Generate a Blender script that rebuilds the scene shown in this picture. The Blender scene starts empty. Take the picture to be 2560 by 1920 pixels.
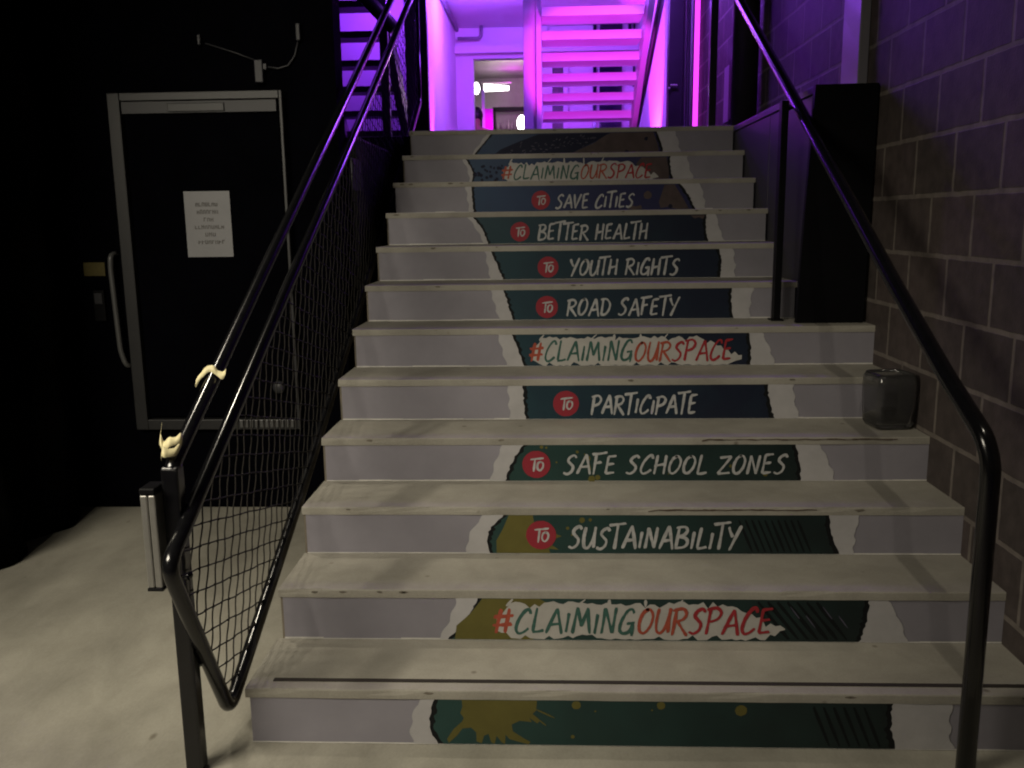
import bpy, bmesh, math, random
from mathutils import Vector, Matrix
from math import radians, sin, cos, pi

random.seed(7)
SC = bpy.context.scene
COL = SC.collection

# ------------------------------------------------------------------ camera
cam = bpy.data.cameras.new('camera')
camo = bpy.data.objects.new('camera', cam)
COL.objects.link(camo)
cam.sensor_width = 36
cam.lens = 31.105
cam.clip_start = 0.05
cam.clip_end = 200
cam.dof.use_dof = True
cam.dof.focus_distance = 3.0
cam.dof.aperture_fstop = 9.0
_r = Vector((0.9991006590, 0.0404340283, -0.0127656747))
_u = Vector((0.0052042624, 0.1818532141, 0.9833119160))
_d = Vector((-0.0420807408, 0.9824940193, -0.1814792368))
camo.matrix_world = Matrix(((_r.x, _u.x, -_d.x, 0.8543), (_r.y, _u.y, -_d.y, -2.3101),
                            (_r.z, _u.z, -_d.z, 1.4821), (0, 0, 0, 1)))
SC.camera = camo

# ------------------------------------------------------------------ world: night
w = bpy.data.worlds.new('World')
SC.world = w
w.use_nodes = True
bgn = w.node_tree.nodes['Background']
sky = w.node_tree.nodes.new('ShaderNodeTexSky')
sky.sky_type = 'NISHITA'
sky.sun_disc = False
sky.sun_elevation = radians(-4)
sky.sun_rotation = radians(150)
w.node_tree.links.new(sky.outputs['Color'], bgn.inputs['Color'])
bgn.inputs['Strength'].default_value = 0.10

SC.view_settings.view_transform = 'Standard'
SC.view_settings.look = 'None'
SC.view_settings.exposure = 0
SC.view_settings.gamma = 1
SC.render.engine = 'CYCLES'
SC.cycles.filter_width = 2.0

# ------------------------------------------------------------------ lamps
def lamp(name, kind, loc, color, power, radius=0.1, target=None, angle=None, blend=0.5):
    l = bpy.data.lights.new(name, kind)
    l.color = color
    l.energy = power
    if kind in ('POINT', 'SPOT'):
        l.shadow_soft_size = radius
    if kind == 'SPOT':
        l.spot_size = radians(angle)
        l.spot_blend = blend
    o = bpy.data.objects.new(name, l)
    COL.objects.link(o)
    o.location = loc
    if target is not None:
        o.rotation_euler = (Vector(target) - Vector(loc)).to_track_quat('-Z', 'Y').to_euler()
    return o

WARM = (1.0, 0.91, 0.735)
PINK = (0.84, 0.035, 1.0)
VIOLET = (0.31, 0.075, 1.0)
# hall ceiling lamps above and behind the photographer, plus one added spot
lamp('hall_spot', 'SPOT', (-0.80, -2.2, 2.75), WARM, 54, 0.05, (-0.1, 0.5, 0.5), 74, 1.0)
lamp('hall_spot', 'SPOT', (1.50, -1.0, 4.25), WARM, 52, 0.03, (2.05, 0.5, 0.4), 56, 0.9)
lamp('hall_spot', 'SPOT', (-0.5, -1.6, 4.4), WARM, 150, 0.25, (-0.15, 3.1, 1.75), 27, 1.0)  # extra spot added to brighten the upper left steps
lamp('hall_spot', 'SPOT', (-1.85, 1.75, 4.7), WARM, 190, 0.10, (-0.1, 0.7, 1.25), 26, 1.0)
hp = bpy.data.lights.new('hall_ceiling_panel', 'AREA')
hp.shape = 'RECTANGLE'; hp.size = 1.4; hp.size_y = 1.0; hp.energy = 34; hp.color = WARM; hp.spread = radians(100)
hpo = bpy.data.objects.new('hall_ceiling_panel', hp)
COL.objects.link(hpo)
hpo.location = (-1.75, -1.75, 2.65)
hpo.rotation_euler = (Vector((-0.45, 0.55, 0.3)) - Vector(hpo.location)).to_track_quat('-Z', 'Y').to_euler()
# coloured event lamps and added fills on the upper floor
lamp('violet_light', 'POINT', (0.15, 9.6, 4.25), VIOLET, 165, 0.1)
lamp('violet_light', 'SPOT', (0.9, 5.3, 3.9), VIOLET, 80, 0.3, (2.25, 3.5, 3.0), 56, 0.9)
lamp('violet_light', 'SPOT', (0.6, 5.0, 4.0), VIOLET, 55, 0.6, (0.8, 7.0, 3.0), 70, 0.8)
lamp('violet_light', 'POINT', (0.3, 7.4, 4.0), VIOLET, 26, 0.3)
lamp('violet_light', 'POINT', (1.75, 5.4, 3.65), VIOLET, 125, 0.2)
lamp('violet_light', 'POINT', (-0.75, 4.2, 3.8), VIOLET, 4, 0.3)
lamp('pink_uplight', 'SPOT', (-0.47, 8.98, 2.2), PINK, 210, 0.03, (-0.53, 8.98, 4.4), 52, 0.9)
lamp('pink_uplight', 'SPOT', (1.30, 4.7, 2.16), PINK, 235, 0.05, (1.26, 6.9, 3.08), 43, 0.3)
lamp('pink_uplight', 'SPOT', (1.75, 9.4, 2.25), PINK, 300, 0.05, (2.3, 9.6, 2.9), 80, 0.2)
lamp('violet_light', 'POINT', (-1.0, 7.7, 3.9), (0.28, 0.035, 1.0), 55, 0.1)
lamp('pink_glow', 'POINT', (0.15, 16.7, 4.2), PINK, 14, 0.1)  # pink point added for the glow beside the tube lamp
lamp('violet_light', 'POINT', (0.9, 14.0, 4.3), VIOLET, 14, 0.1)  # violet fill added to tint the back room
lamp('room_lamp', 'POINT', (0.2, 15.6, 4.0), (1.0, 0.86, 0.80), 38, 0.15)

# ------------------------------------------------------------------ materials
def mat(name, color, rough=0.6, metal=0.0, var=0.0, scale=8.0, bump=0.0, bscale=40.0, spec=0.5, emit=None, estr=0.0):
    m = bpy.data.materials.new(name)
    m.use_nodes = True
    nt = m.node_tree
    b = nt.nodes['Principled BSDF']
    b.inputs['Roughness'].default_value = rough
    b.inputs['Metallic'].default_value = metal
    b.inputs['Specular IOR Level'].default_value = spec
    b.inputs['Base Color'].default_value = (*color, 1)
    tc = nt.nodes.new('ShaderNodeTexCoord')
    if var > 0:
        n = nt.nodes.new('ShaderNodeTexNoise')
        n.inputs['Scale'].default_value = scale
        n.inputs['Detail'].default_value = 6
        n.inputs['Roughness'].default_value = 0.65
        nt.links.new(tc.outputs['Object'], n.inputs['Vector'])
        r = nt.nodes.new('ShaderNodeValToRGB')
        r.color_ramp.elements[0].position = 0.3
        r.color_ramp.elements[1].position = 0.7
        r.color_ramp.elements[0].color = (*[c * (1 - var) for c in color], 1)
        r.color_ramp.elements[1].color = (*[min(1, c * (1 + var)) for c in color], 1)
        nt.links.new(n.outputs['Fac'], r.inputs['Fac'])
        nt.links.new(r.outputs['Color'], b.inputs['Base Color'])
    if bump > 0:
        n2 = nt.nodes.new('ShaderNodeTexNoise')
        n2.inputs['Scale'].default_value = bscale
        n2.inputs['Detail'].default_value = 5
        nt.links.new(tc.outputs['Object'], n2.inputs['Vector'])
        bp = nt.nodes.new('ShaderNodeBump')
        bp.inputs['Strength'].default_value = bump
        bp.inputs['Distance'].default_value = 0.01
        nt.links.new(n2.outputs['Fac'], bp.inputs['Height'])
        nt.links.new(bp.outputs['Normal'], b.inputs['Normal'])
    if emit:
        b.inputs['Emission Color'].default_value = (*emit, 1)
        b.inputs['Emission Strength'].default_value = estr
    return m

def concrete(name, c, stain=0.45, spots=True, sc=1.0, mapscale=(1, 1, 1)):
    """cast concrete: broad stains, fine grain, dark spots"""
    m = bpy.data.materials.new(name)
    m.use_nodes = True
    nt = m.node_tree
    N, L = nt.nodes.new, nt.links.new
    b = nt.nodes['Principled BSDF']
    b.inputs['Roughness'].default_value = 0.75
    b.inputs['Specular IOR Level'].default_value = 0.3
    tc = N('ShaderNodeTexCoord')
    mp = N('ShaderNodeMapping')
    mp.inputs['Scale'].default_value = mapscale
    L(tc.outputs['Object'], mp.inputs['Vector'])
    big = N('ShaderNodeTexNoise'); big.inputs['Scale'].default_value = 2.2 * sc; big.inputs['Detail'].default_value = 8
    big.inputs['Roughness'].default_value = 0.6
    fine = N('ShaderNodeTexNoise'); fine.inputs['Scale'].default_value = 170 * sc; fine.inputs['Detail'].default_value = 4
    L(mp.outputs['Vector'], big.inputs['Vector']); L(mp.outputs['Vector'], fine.inputs['Vector'])
    r1 = N('ShaderNodeValToRGB')
    r1.color_ramp.elements[0].position = 0.32; r1.color_ramp.elements[1].position = 0.66
    r1.color_ramp.elements[0].color = (*[x * (1 - stain) for x in c], 1)
    r1.color_ramp.elements[1].color = (*[min(1, x * 1.12) for x in c], 1)
    L(big.outputs['Fac'], r1.inputs['Fac'])
    r2 = N('ShaderNodeValToRGB')
    r2.color_ramp.elements[0].position = 0.3; r2.color_ramp.elements[1].position = 0.7
    r2.color_ramp.elements[0].color = (0.93, 0.93, 0.93, 1); r2.color_ramp.elements[1].color = (1.03, 1.03, 1.03, 1)
    L(fine.outputs['Fac'], r2.inputs['Fac'])
    mx = N('ShaderNodeMix'); mx.data_type = 'RGBA'; mx.blend_type = 'MULTIPLY'; mx.inputs['Factor'].default_value = 1
    L(r1.outputs['Color'], mx.inputs['A']); L(r2.outputs['Color'], mx.inputs['B'])
    out = mx.outputs['Result']
    mid = N('ShaderNodeTexNoise'); mid.inputs['Scale'].default_value = 9 * sc; mid.inputs['Detail'].default_value = 7
    mid.inputs['Roughness'].default_value = 0.7; mid.inputs['Distortion'].default_value = 0.6
    L(mp.outputs['Vector'], mid.inputs['Vector'])
    r5 = N('ShaderNodeValToRGB')
    r5.color_ramp.elements[0].position = 0.34; r5.color_ramp.elements[1].position = 0.6
    r5.color_ramp.elements[0].color = (0.80, 0.79, 0.77, 1); r5.color_ramp.elements[1].color = (1.04, 1.04, 1.04, 1)
    L(mid.outputs['Fac'], r5.inputs['Fac'])
    m5 = N('ShaderNodeMix'); m5.data_type = 'RGBA'; m5.blend_type = 'MULTIPLY'; m5.inputs['Factor'].default_value = 0.5
    L(out, m5.inputs['A']); L(r5.outputs['Color'], m5.inputs['B'])
    out = m5.outputs['Result']
    if spots:
        vo = N('ShaderNodeTexVoronoi'); vo.inputs['Scale'].default_value = 7 * sc
        L(mp.outputs['Vector'], vo.inputs['Vector'])
        r3 = N('ShaderNodeValToRGB')
        r3.color_ramp.elements[0].position = 0.03; r3.color_ramp.elements[1].position = 0.075
        r3.color_ramp.elements[0].color = (0.5, 0.47, 0.43, 1); r3.color_ramp.elements[1].color = (1, 1, 1, 1)
        L(vo.outputs['Distance'], r3.inputs['Fac'])
        m2 = N('ShaderNodeMix'); m2.data_type = 'RGBA'; m2.blend_type = 'MULTIPLY'; m2.inputs['Factor'].default_value = 0.9
        L(out, m2.inputs['A']); L(r3.outputs['Color'], m2.inputs['B'])
        out = m2.outputs['Result']
    L(out, b.inputs['Base Color'])
    bp = N('ShaderNodeBump'); bp.inputs['Strength'].default_value = 0.10; bp.inputs['Distance'].default_value = 0.004
    L(fine.outputs['Fac'], bp.inputs['Height']); L(bp.outputs['Normal'], b.inputs['Normal'])
    return m

def blockwork(name, c1, c2, mortar, bw=0.33, rh=0.2155, oy=0.0, oz=0.049):
    """painted concrete blocks on a wall that lies in the Y-Z plane"""
    m = bpy.data.materials.new(name)
    m.use_nodes = True
    nt = m.node_tree
    N, L = nt.nodes.new, nt.links.new
    b = nt.nodes['Principled BSDF']
    b.inputs['Roughness'].default_value = 0.7
    b.inputs['Specular IOR Level'].default_value = 0.3
    tc = N('ShaderNodeTexCoord')
    sp = N('ShaderNodeSeparateXYZ'); L(tc.outputs['Object'], sp.inputs[0])
    ay = N('ShaderNodeMath'); ay.operation = 'ADD'; ay.inputs[1].default_value = 10 * bw + oy; L(sp.outputs['Y'], ay.inputs[0])
    az = N('ShaderNodeMath'); az.operation = 'ADD'; az.inputs[1].default_value = 10 * rh - oz; L(sp.outputs['Z'], az.inputs[0])
    cb = N('ShaderNodeCombineXYZ'); L(ay.outputs[0], cb.inputs['X']); L(az.outputs[0], cb.inputs['Y'])
    wn = N('ShaderNodeTexNoise'); wn.inputs['Scale'].default_value = 14; L(tc.outputs['Object'], wn.inputs['Vector'])
    wa = N('ShaderNodeVectorMath'); wa.operation = 'MULTIPLY_ADD'
    wa.inputs[1].default_value = (0.008, 0.008, 0); L(wn.outputs['Color'], wa.inputs[0]); L(cb.outputs[0], wa.inputs[2])
    br = N('ShaderNodeTexBrick')
    br.offset = 0.5
    br.inputs['Scale'].default_value = 1.0
    br.inputs['Brick Width'].default_value = bw
    br.inputs['Row Height'].default_value = rh
    br.inputs['Mortar Size'].default_value = 0.010
    br.inputs['Mortar Smooth'].default_value = 0.3
    br.inputs['Bias'].default_value = 0.0
    br.inputs['Color1'].default_value = (*c1, 1)
    br.inputs['Color2'].default_value = (*c2, 1)
    br.inputs['Mortar'].default_value = (*mortar, 1)
    L(wa.outputs[0], br.inputs['Vector'])
    n = N('ShaderNodeTexNoise'); n.inputs['Scale'].default_value = 18; n.inputs['Detail'].default_value = 8; L(tc.outputs['Object'], n.inputs['Vector'])
    r = N('ShaderNodeValToRGB')
    r.color_ramp.elements[0].position = 0.3; r.color_ramp.elements[1].position = 0.72
    r.color_ramp.elements[0].color = (0.7, 0.7, 0.7, 1); r.color_ramp.elements[1].color = (1.15, 1.15, 1.15, 1)
    L(n.outputs['Fac'], r.inputs['Fac'])
    mx = N('ShaderNodeMix'); mx.data_type = 'RGBA'; mx.blend_type = 'MULTIPLY'; mx.inputs['Factor'].default_value = 1
    L(br.outputs['Color'], mx.inputs['A']); L(r.outputs['Color'], mx.inputs['B'])
    L(mx.outputs['Result'], b.inputs['Base Color'])
    f = N('ShaderNodeTexNoise'); f.inputs['Scale'].default_value = 120; L(tc.outputs['Object'], f.inputs['Vector'])
    sm = N('ShaderNodeMath'); sm.operation = 'MULTIPLY_ADD'; sm.inputs[1].default_value = -1.0
    L(br.outputs['Fac'], sm.inputs[0])
    sf = N('ShaderNodeMath'); sf.operation = 'MULTIPLY'; sf.inputs[1].default_value = 0.35; L(f.outputs['Fac'], sf.inputs[0])
    L(sf.outputs[0], sm.inputs[2])
    bp = N('ShaderNodeBump'); bp.inputs['Strength'].default_value = 0.5; bp.inputs['Distance'].default_value = 0.006
    L(sm.outputs[0], bp.inputs['Height']); L(bp.outputs['Normal'], b.inputs['Normal'])
    return m

def printed(name, left, right, x0=0.4, x1=1.8):
    """printed vinyl whose ink runs from one colour at the left to another at the right"""
    m = bpy.data.materials.new(name)
    m.use_nodes = True
    nt = m.node_tree
    N, L = nt.nodes.new, nt.links.new
    b = nt.nodes['Principled BSDF']
    b.inputs['Roughness'].default_value = 0.5
    b.inputs['Specular IOR Level'].default_value = 0.35
    tc = N('ShaderNodeTexCoord')
    sp = N('ShaderNodeSeparateXYZ'); L(tc.outputs['Object'], sp.inputs[0])
    mr = N('ShaderNodeMapRange'); mr.inputs['From Min'].default_value = x0; mr.inputs['From Max'].default_value = x1
    L(sp.outputs['X'], mr.inputs['Value'])
    n = N('ShaderNodeTexNoise'); n.inputs['Scale'].default_value = 9; n.inputs['Detail'].default_value = 5; L(tc.outputs['Object'], n.inputs['Vector'])
    ad = N('ShaderNodeMath'); ad.operation = 'MULTIPLY_ADD'; ad.inputs[1].default_value = 0.5; ad.inputs[2].default_value = -0.25
    L(n.outputs['Fac'], ad.inputs[0])
    a2 = N('ShaderNodeMath'); a2.operation = 'ADD'; L(mr.outputs[0], a2.inputs[0]); L(ad.outputs[0], a2.inputs[1])
    r = N('ShaderNodeValToRGB')
    r.color_ramp.elements[0].color = (*left, 1); r.color_ramp.elements[1].color = (*right, 1)
    L(a2.outputs[0], r.inputs['Fac']); L(r.outputs['Color'], b.inputs['Base Color'])
    return m

M = {}
M['floor'] = concrete('floor_concrete', (0.36, 0.343, 0.288), 0.36, True, 0.8, (1.0, 0.55, 1.0))
M['tread'] = concrete('tread_concrete', (0.37, 0.350, 0.302), 0.19, True, 0.9)
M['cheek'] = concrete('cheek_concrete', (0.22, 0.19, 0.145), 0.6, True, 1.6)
M['chip'] = mat('chipped_concrete', (0.16, 0.14, 0.11), 0.9, var=0.4, scale=60)
M['joint'] = mat('dark_joint', (0.03, 0.024, 0.018), 0.8)
M['vinyl'] = mat('grey_vinyl', (0.275, 0.262, 0.298), 0.5, var=0.12, scale=2.6, bump=0.06, bscale=9, spec=0.3)
M['vinyl_band'] = mat('grey_vinyl_band', (0.265, 0.25, 0.27), 0.5, spec=0.3)
M['paper_white'] = mat('torn_paper_white', (0.45, 0.438, 0.445), 0.55, var=0.08, scale=12, spec=0.3)
M['foot_gleam'] = mat('white_foot_gleam', (0.62, 0.6, 0.56), 0.5, var=0.15, scale=20)  # vinyl reflection at the riser foot put into the colour
M['ink_green'] = printed('ink_dark_green', (0.023, 0.064, 0.058), (0.010, 0.018, 0.018))
M['ink_teal'] = printed('ink_teal_navy', (0.018, 0.054, 0.070), (0.010, 0.015, 0.032), 0.4, 1.55)
M['ink_navy'] = printed('ink_navy', (0.022, 0.058, 0.120), (0.024, 0.025, 0.080), 0.35, 1.2)
M['ink_edge'] = mat('ink_torn_edge', (0.008, 0.009, 0.010), 0.6, spec=0.2)
M['ink_tyre'] = mat('ink_tyre_tread', (0.008, 0.010, 0.011), 0.6, spec=0.2)
M['ink_tyre_navy'] = mat('ink_tyre_navy', (0.013, 0.015, 0.035), 0.6, spec=0.2)
M['ink_scuff'] = mat('ink_scuff', (0.09, 0.085, 0.12), 0.6, spec=0.2)
M['olive'] = mat('olive_ink', (0.125, 0.110, 0.028), 0.55, var=0.12, scale=9, spec=0.3)
M['brown'] = mat('brown_ink', (0.085, 0.062, 0.060), 0.55, var=0.25, scale=9, spec=0.3)
M['patch'] = mat('white_brush_patch', (0.45, 0.435, 0.41), 0.55, var=0.1, scale=14, spec=0.3)
M['letter_white'] = mat('letter_white', (0.44, 0.44, 0.44), 0.55, var=0.22, scale=60, spec=0.3)
M['letter_green'] = mat('letter_green', (0.045, 0.115, 0.095), 0.55, var=0.25, scale=60, spec=0.3)
M['letter_orange'] = mat('letter_orange', (0.36, 0.075, 0.045), 0.55, var=0.2, scale=60, spec=0.3)
M['letter_red'] = mat('letter_red', (0.33, 0.028, 0.036), 0.55, var=0.2, scale=60, spec=0.3)
M['badge'] = mat('badge_red', (0.29, 0.027, 0.042), 0.55, spec=0.3)
M['black_paint'] = mat('black_gloss_paint', (0.006, 0.006, 0.007), 0.17, var=0.3, scale=25, spec=0.6)
M['black_satin'] = mat('black_satin_paint', (0.0045, 0.0045, 0.0055), 0.5, var=0.25, scale=6, spec=0.12)
M['black_wall'] = mat('black_wall_paint', (0.0013, 0.0013, 0.0024), 0.9, var=0.3, scale=4, bump=0.15, bscale=30, spec=0.02)
M['dark_steel'] = mat('dark_steel_paint', (0.022, 0.020, 0.024), 0.4, var=0.2, scale=8, spec=0.4)
M['clad_lit'] = mat('black_cladding_lit', (0.018, 0.017, 0.023), 0.45, var=0.15, scale=5)  # violet light on side panels and capping put into a paler black
M['drape'] = mat('black_drape', (0.0025, 0.0025, 0.0025), 1.0, var=0.3, scale=20, spec=0.0)
M['alu'] = mat('aluminium', (0.52, 0.51, 0.48), 0.38, metal=0.85, var=0.08, scale=30)
M['door_frame'] = mat('grey_frame_paint', (0.018, 0.018, 0.019), 0.45, var=0.12, scale=10)
M['door_trim'] = mat('dark_grey_trim', (0.026, 0.026, 0.030), 0.5)
M['steel_grey'] = mat('dull_steel', (0.11, 0.11, 0.11), 0.4, metal=0.3)
M['rope'] = mat('net_cord', (0.008, 0.006, 0.0033), 0.85, var=0.3, scale=90)
M['tape'] = mat('masking_tape', (0.80, 0.72, 0.42), 0.6, var=0.08, scale=40)
M['paper'] = mat('notice_paper', (0.25, 0.25, 0.26), 0.6, var=0.05, scale=6)
M['ink'] = mat('notice_ink', (0.12, 0.115, 0.11), 0.7)
M['yellow'] = mat('yellow_sign', (0.085, 0.066, 0.010), 0.6, var=0.2, scale=30)
M['dim_white'] = mat('off_white_plastic', (0.020, 0.020, 0.026), 0.5)
M['blocks'] = blockwork('dark_block_wall', (0.066, 0.055, 0.050), (0.092, 0.072, 0.068), (0.185, 0.16, 0.14), oy=0.1)
M['white'] = mat('white_wall_paint', (0.74, 0.73, 0.74), 0.65, var=0.05, scale=2, bump=0.05, bscale=20)
M['trunk'] = mat('white_trunking', (0.22, 0.21, 0.24), 0.45, var=0.05, scale=4)
M['grey_wall'] = mat('grey_plaster', (0.30, 0.28, 0.27), 0.7, var=0.2, scale=2)
M['magenta'] = mat('panel_lit_magenta', (0.75, 0.02, 0.62), 0.5)  # pink light on the panel put into its colour
M['glass_dark'] = mat('dark_window_glass', (0.012, 0.010, 0.03), 0.08)
M['glass_grey'] = mat('grey_window_glass', (0.12, 0.115, 0.10), 0.15)
M['lamp_white'] = mat('lamp_glow', (1, 1, 1), 0.5, emit=(1, 0.97, 0.93), estr=9)
M['jamb_glow'] = mat('jamb_pink_glow', (1, 0.2, 0.9), 0.5, emit=(1, 0.06, 1.0), estr=1.2)  # pink light on the jamb put in as emission
M['skin'] = mat('skin', (0.50, 0.24, 0.16), 0.5)
M['hair'] = mat('dark_hair', (0.012, 0.009, 0.012), 0.5)
M['cloth'] = mat('dark_top', (0.03, 0.02, 0.03), 0.8)
M['bottle'] = mat('pale_bottles', (0.34, 0.30, 0.30), 0.3, var=0.5, scale=6)

def glass_vase_mat():
    m = bpy.data.materials.new('smoked_glass')
    m.use_nodes = True
    b = m.node_tree.nodes['Principled BSDF']
    b.inputs['Base Color'].default_value = (0.46, 0.46, 0.46, 1)
    b.inputs['Transmission Weight'].default_value = 0.95
    b.inputs['Roughness'].default_value = 0.06
    b.inputs['IOR'].default_value = 1.45
    return m
M['smoked'] = glass_vase_mat()

# ------------------------------------------------------------------ mesh helpers
def obj(name, bm, mats, parent=None, smooth=False):
    me = bpy.data.meshes.new(name)
    bm.to_mesh(me)
    bm.free()
    if not isinstance(mats, (list, tuple)):
        mats = [mats]
    for m in mats:
        me.materials.append(m)
    if smooth:
        for p in me.polygons:
            p.use_smooth = True
    o = bpy.data.objects.new(name, me)
    COL.objects.link(o)
    if parent is not None:
        o.parent = parent
        # vertices are written in world units: move a part back by its thing's base
        if parent.parent is None:
            o.matrix_parent_inverse = Matrix.Translation(-Vector(parent.location))
    return o

def tag(o, label, cat, group=None, kind=None):
    if label: o['label'] = label
    if cat: o['category'] = cat
    if group: o['group'] = group
    if kind: o['kind'] = kind
    return o

def thing(name, label, cat, loc=(0, 0, 0), group=None):
    o = bpy.data.objects.new(name, None)
    COL.objects.link(o)
    o.location = loc
    o.empty_display_size = 0.1
    return tag(o, label, cat, group)

def box(bm, x0, x1, y0, y1, z0, z1, mi=0, bev=0.0, seg=2):
    r = bmesh.ops.create_cube(bm, size=1)
    vs = r['verts']
    for v in vs:
        v.co = Vector(((x0 + x1) / 2 + v.co.x * (x1 - x0), (y0 + y1) / 2 + v.co.y * (y1 - y0), (z0 + z1) / 2 + v.co.z * (z1 - z0)))
    fs = set(f for v in vs for f in v.link_faces)
    for f in fs: f.material_index = mi
    if bev > 0:
        es = set(e for v in vs for e in v.link_edges)
        rr = bmesh.ops.bevel(bm, geom=list(es), offset=bev, segments=seg, affect='EDGES', profile=0.5)
        for f in rr['faces']: f.material_index = mi

def quad(bm, pts, mi=0):
    f = bm.faces.new([bm.verts.new(p) for p in pts])
    f.material_index = mi
    return f

def fillet(pts, rad, n=6):
    pts = [Vector(p) for p in pts]
    out = [pts[0]]
    for i in range(1, len(pts) - 1):
        a, b, c = pts[i - 1], pts[i], pts[i + 1]
        d1, d2 = (a - b), (c - b)
        l = min(rad, d1.length * 0.45, d2.length * 0.45)
        p0, p1 = b + d1.normalized() * l, b + d2.normalized() * l
        for k in range(n + 1):
            t = k / n
            out.append((1 - t) ** 2 * p0 + 2 * t * (1 - t) * b + t * t * p1)
    out.append(pts[-1])
    return out

def tube(bm, pts, r, n=14, mi=0, cap=True):
    pts = [Vector(p) for p in pts]
    rad = r if callable(r) else (lambda k: r)
    rings = []
    t0 = (pts[1] - pts[0]).normalized()
    ref = Vector((0, 0, 1)) if abs(t0.z) < 0.9 else Vector((1, 0, 0))
    nrm = t0.cross(ref).normalized()
    for i, p in enumerate(pts):
        if i == 0: t = pts[1] - pts[0]
        elif i == len(pts) - 1: t = pts[-1] - pts[-2]
        else: t = (pts[i + 1] - p).normalized() + (p - pts[i - 1]).normalized()
        t.normalize()
        nrm = (nrm - t * nrm.dot(t)).normalized()
        bi = t.cross(nrm)
        rr = rad(i)
        rings.append([bm.verts.new(p + (nrm * cos(2 * pi * k / n) + bi * sin(2 * pi * k / n)) * rr) for k in range(n)])
    for a, b in zip(rings[:-1], rings[1:]):
        for k in range(n):
            f = bm.faces.new((a[k], a[(k + 1) % n], b[(k + 1) % n], b[k]))
            f.material_index = mi
            f.smooth = True
    if cap and n > 2:
        bm.faces.new(rings[0][::-1]).material_index = mi
        bm.faces.new(rings[-1]).material_index = mi

def smooth_line(pts, n=5):
    """Catmull-Rom through 2D points"""
    if len(pts) < 3: 
        return [(pts[0][0] + (pts[-1][0] - pts[0][0]) * k / n, pts[0][1] + (pts[-1][1] - pts[0][1]) * k / n) for k in range(n + 1)]
    P = [pts[0]] + list(pts) + [pts[-1]]
    out = []
    for i in range(1, len(P) - 2):
        for k in range(n):
            t = k / n
            out.append(tuple(0.5 * ((2 * P[i][j]) + (-P[i - 1][j] + P[i + 1][j]) * t + (2 * P[i - 1][j] - 5 * P[i][j] + 4 * P[i + 1][j] - P[i + 2][j]) * t * t
                                    + (-P[i - 1][j] + 3 * P[i][j] - 3 * P[i + 1][j] + P[i + 2][j]) * t ** 3) for j in (0, 1)))
    out.append(pts[-1])
    return out

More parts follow.
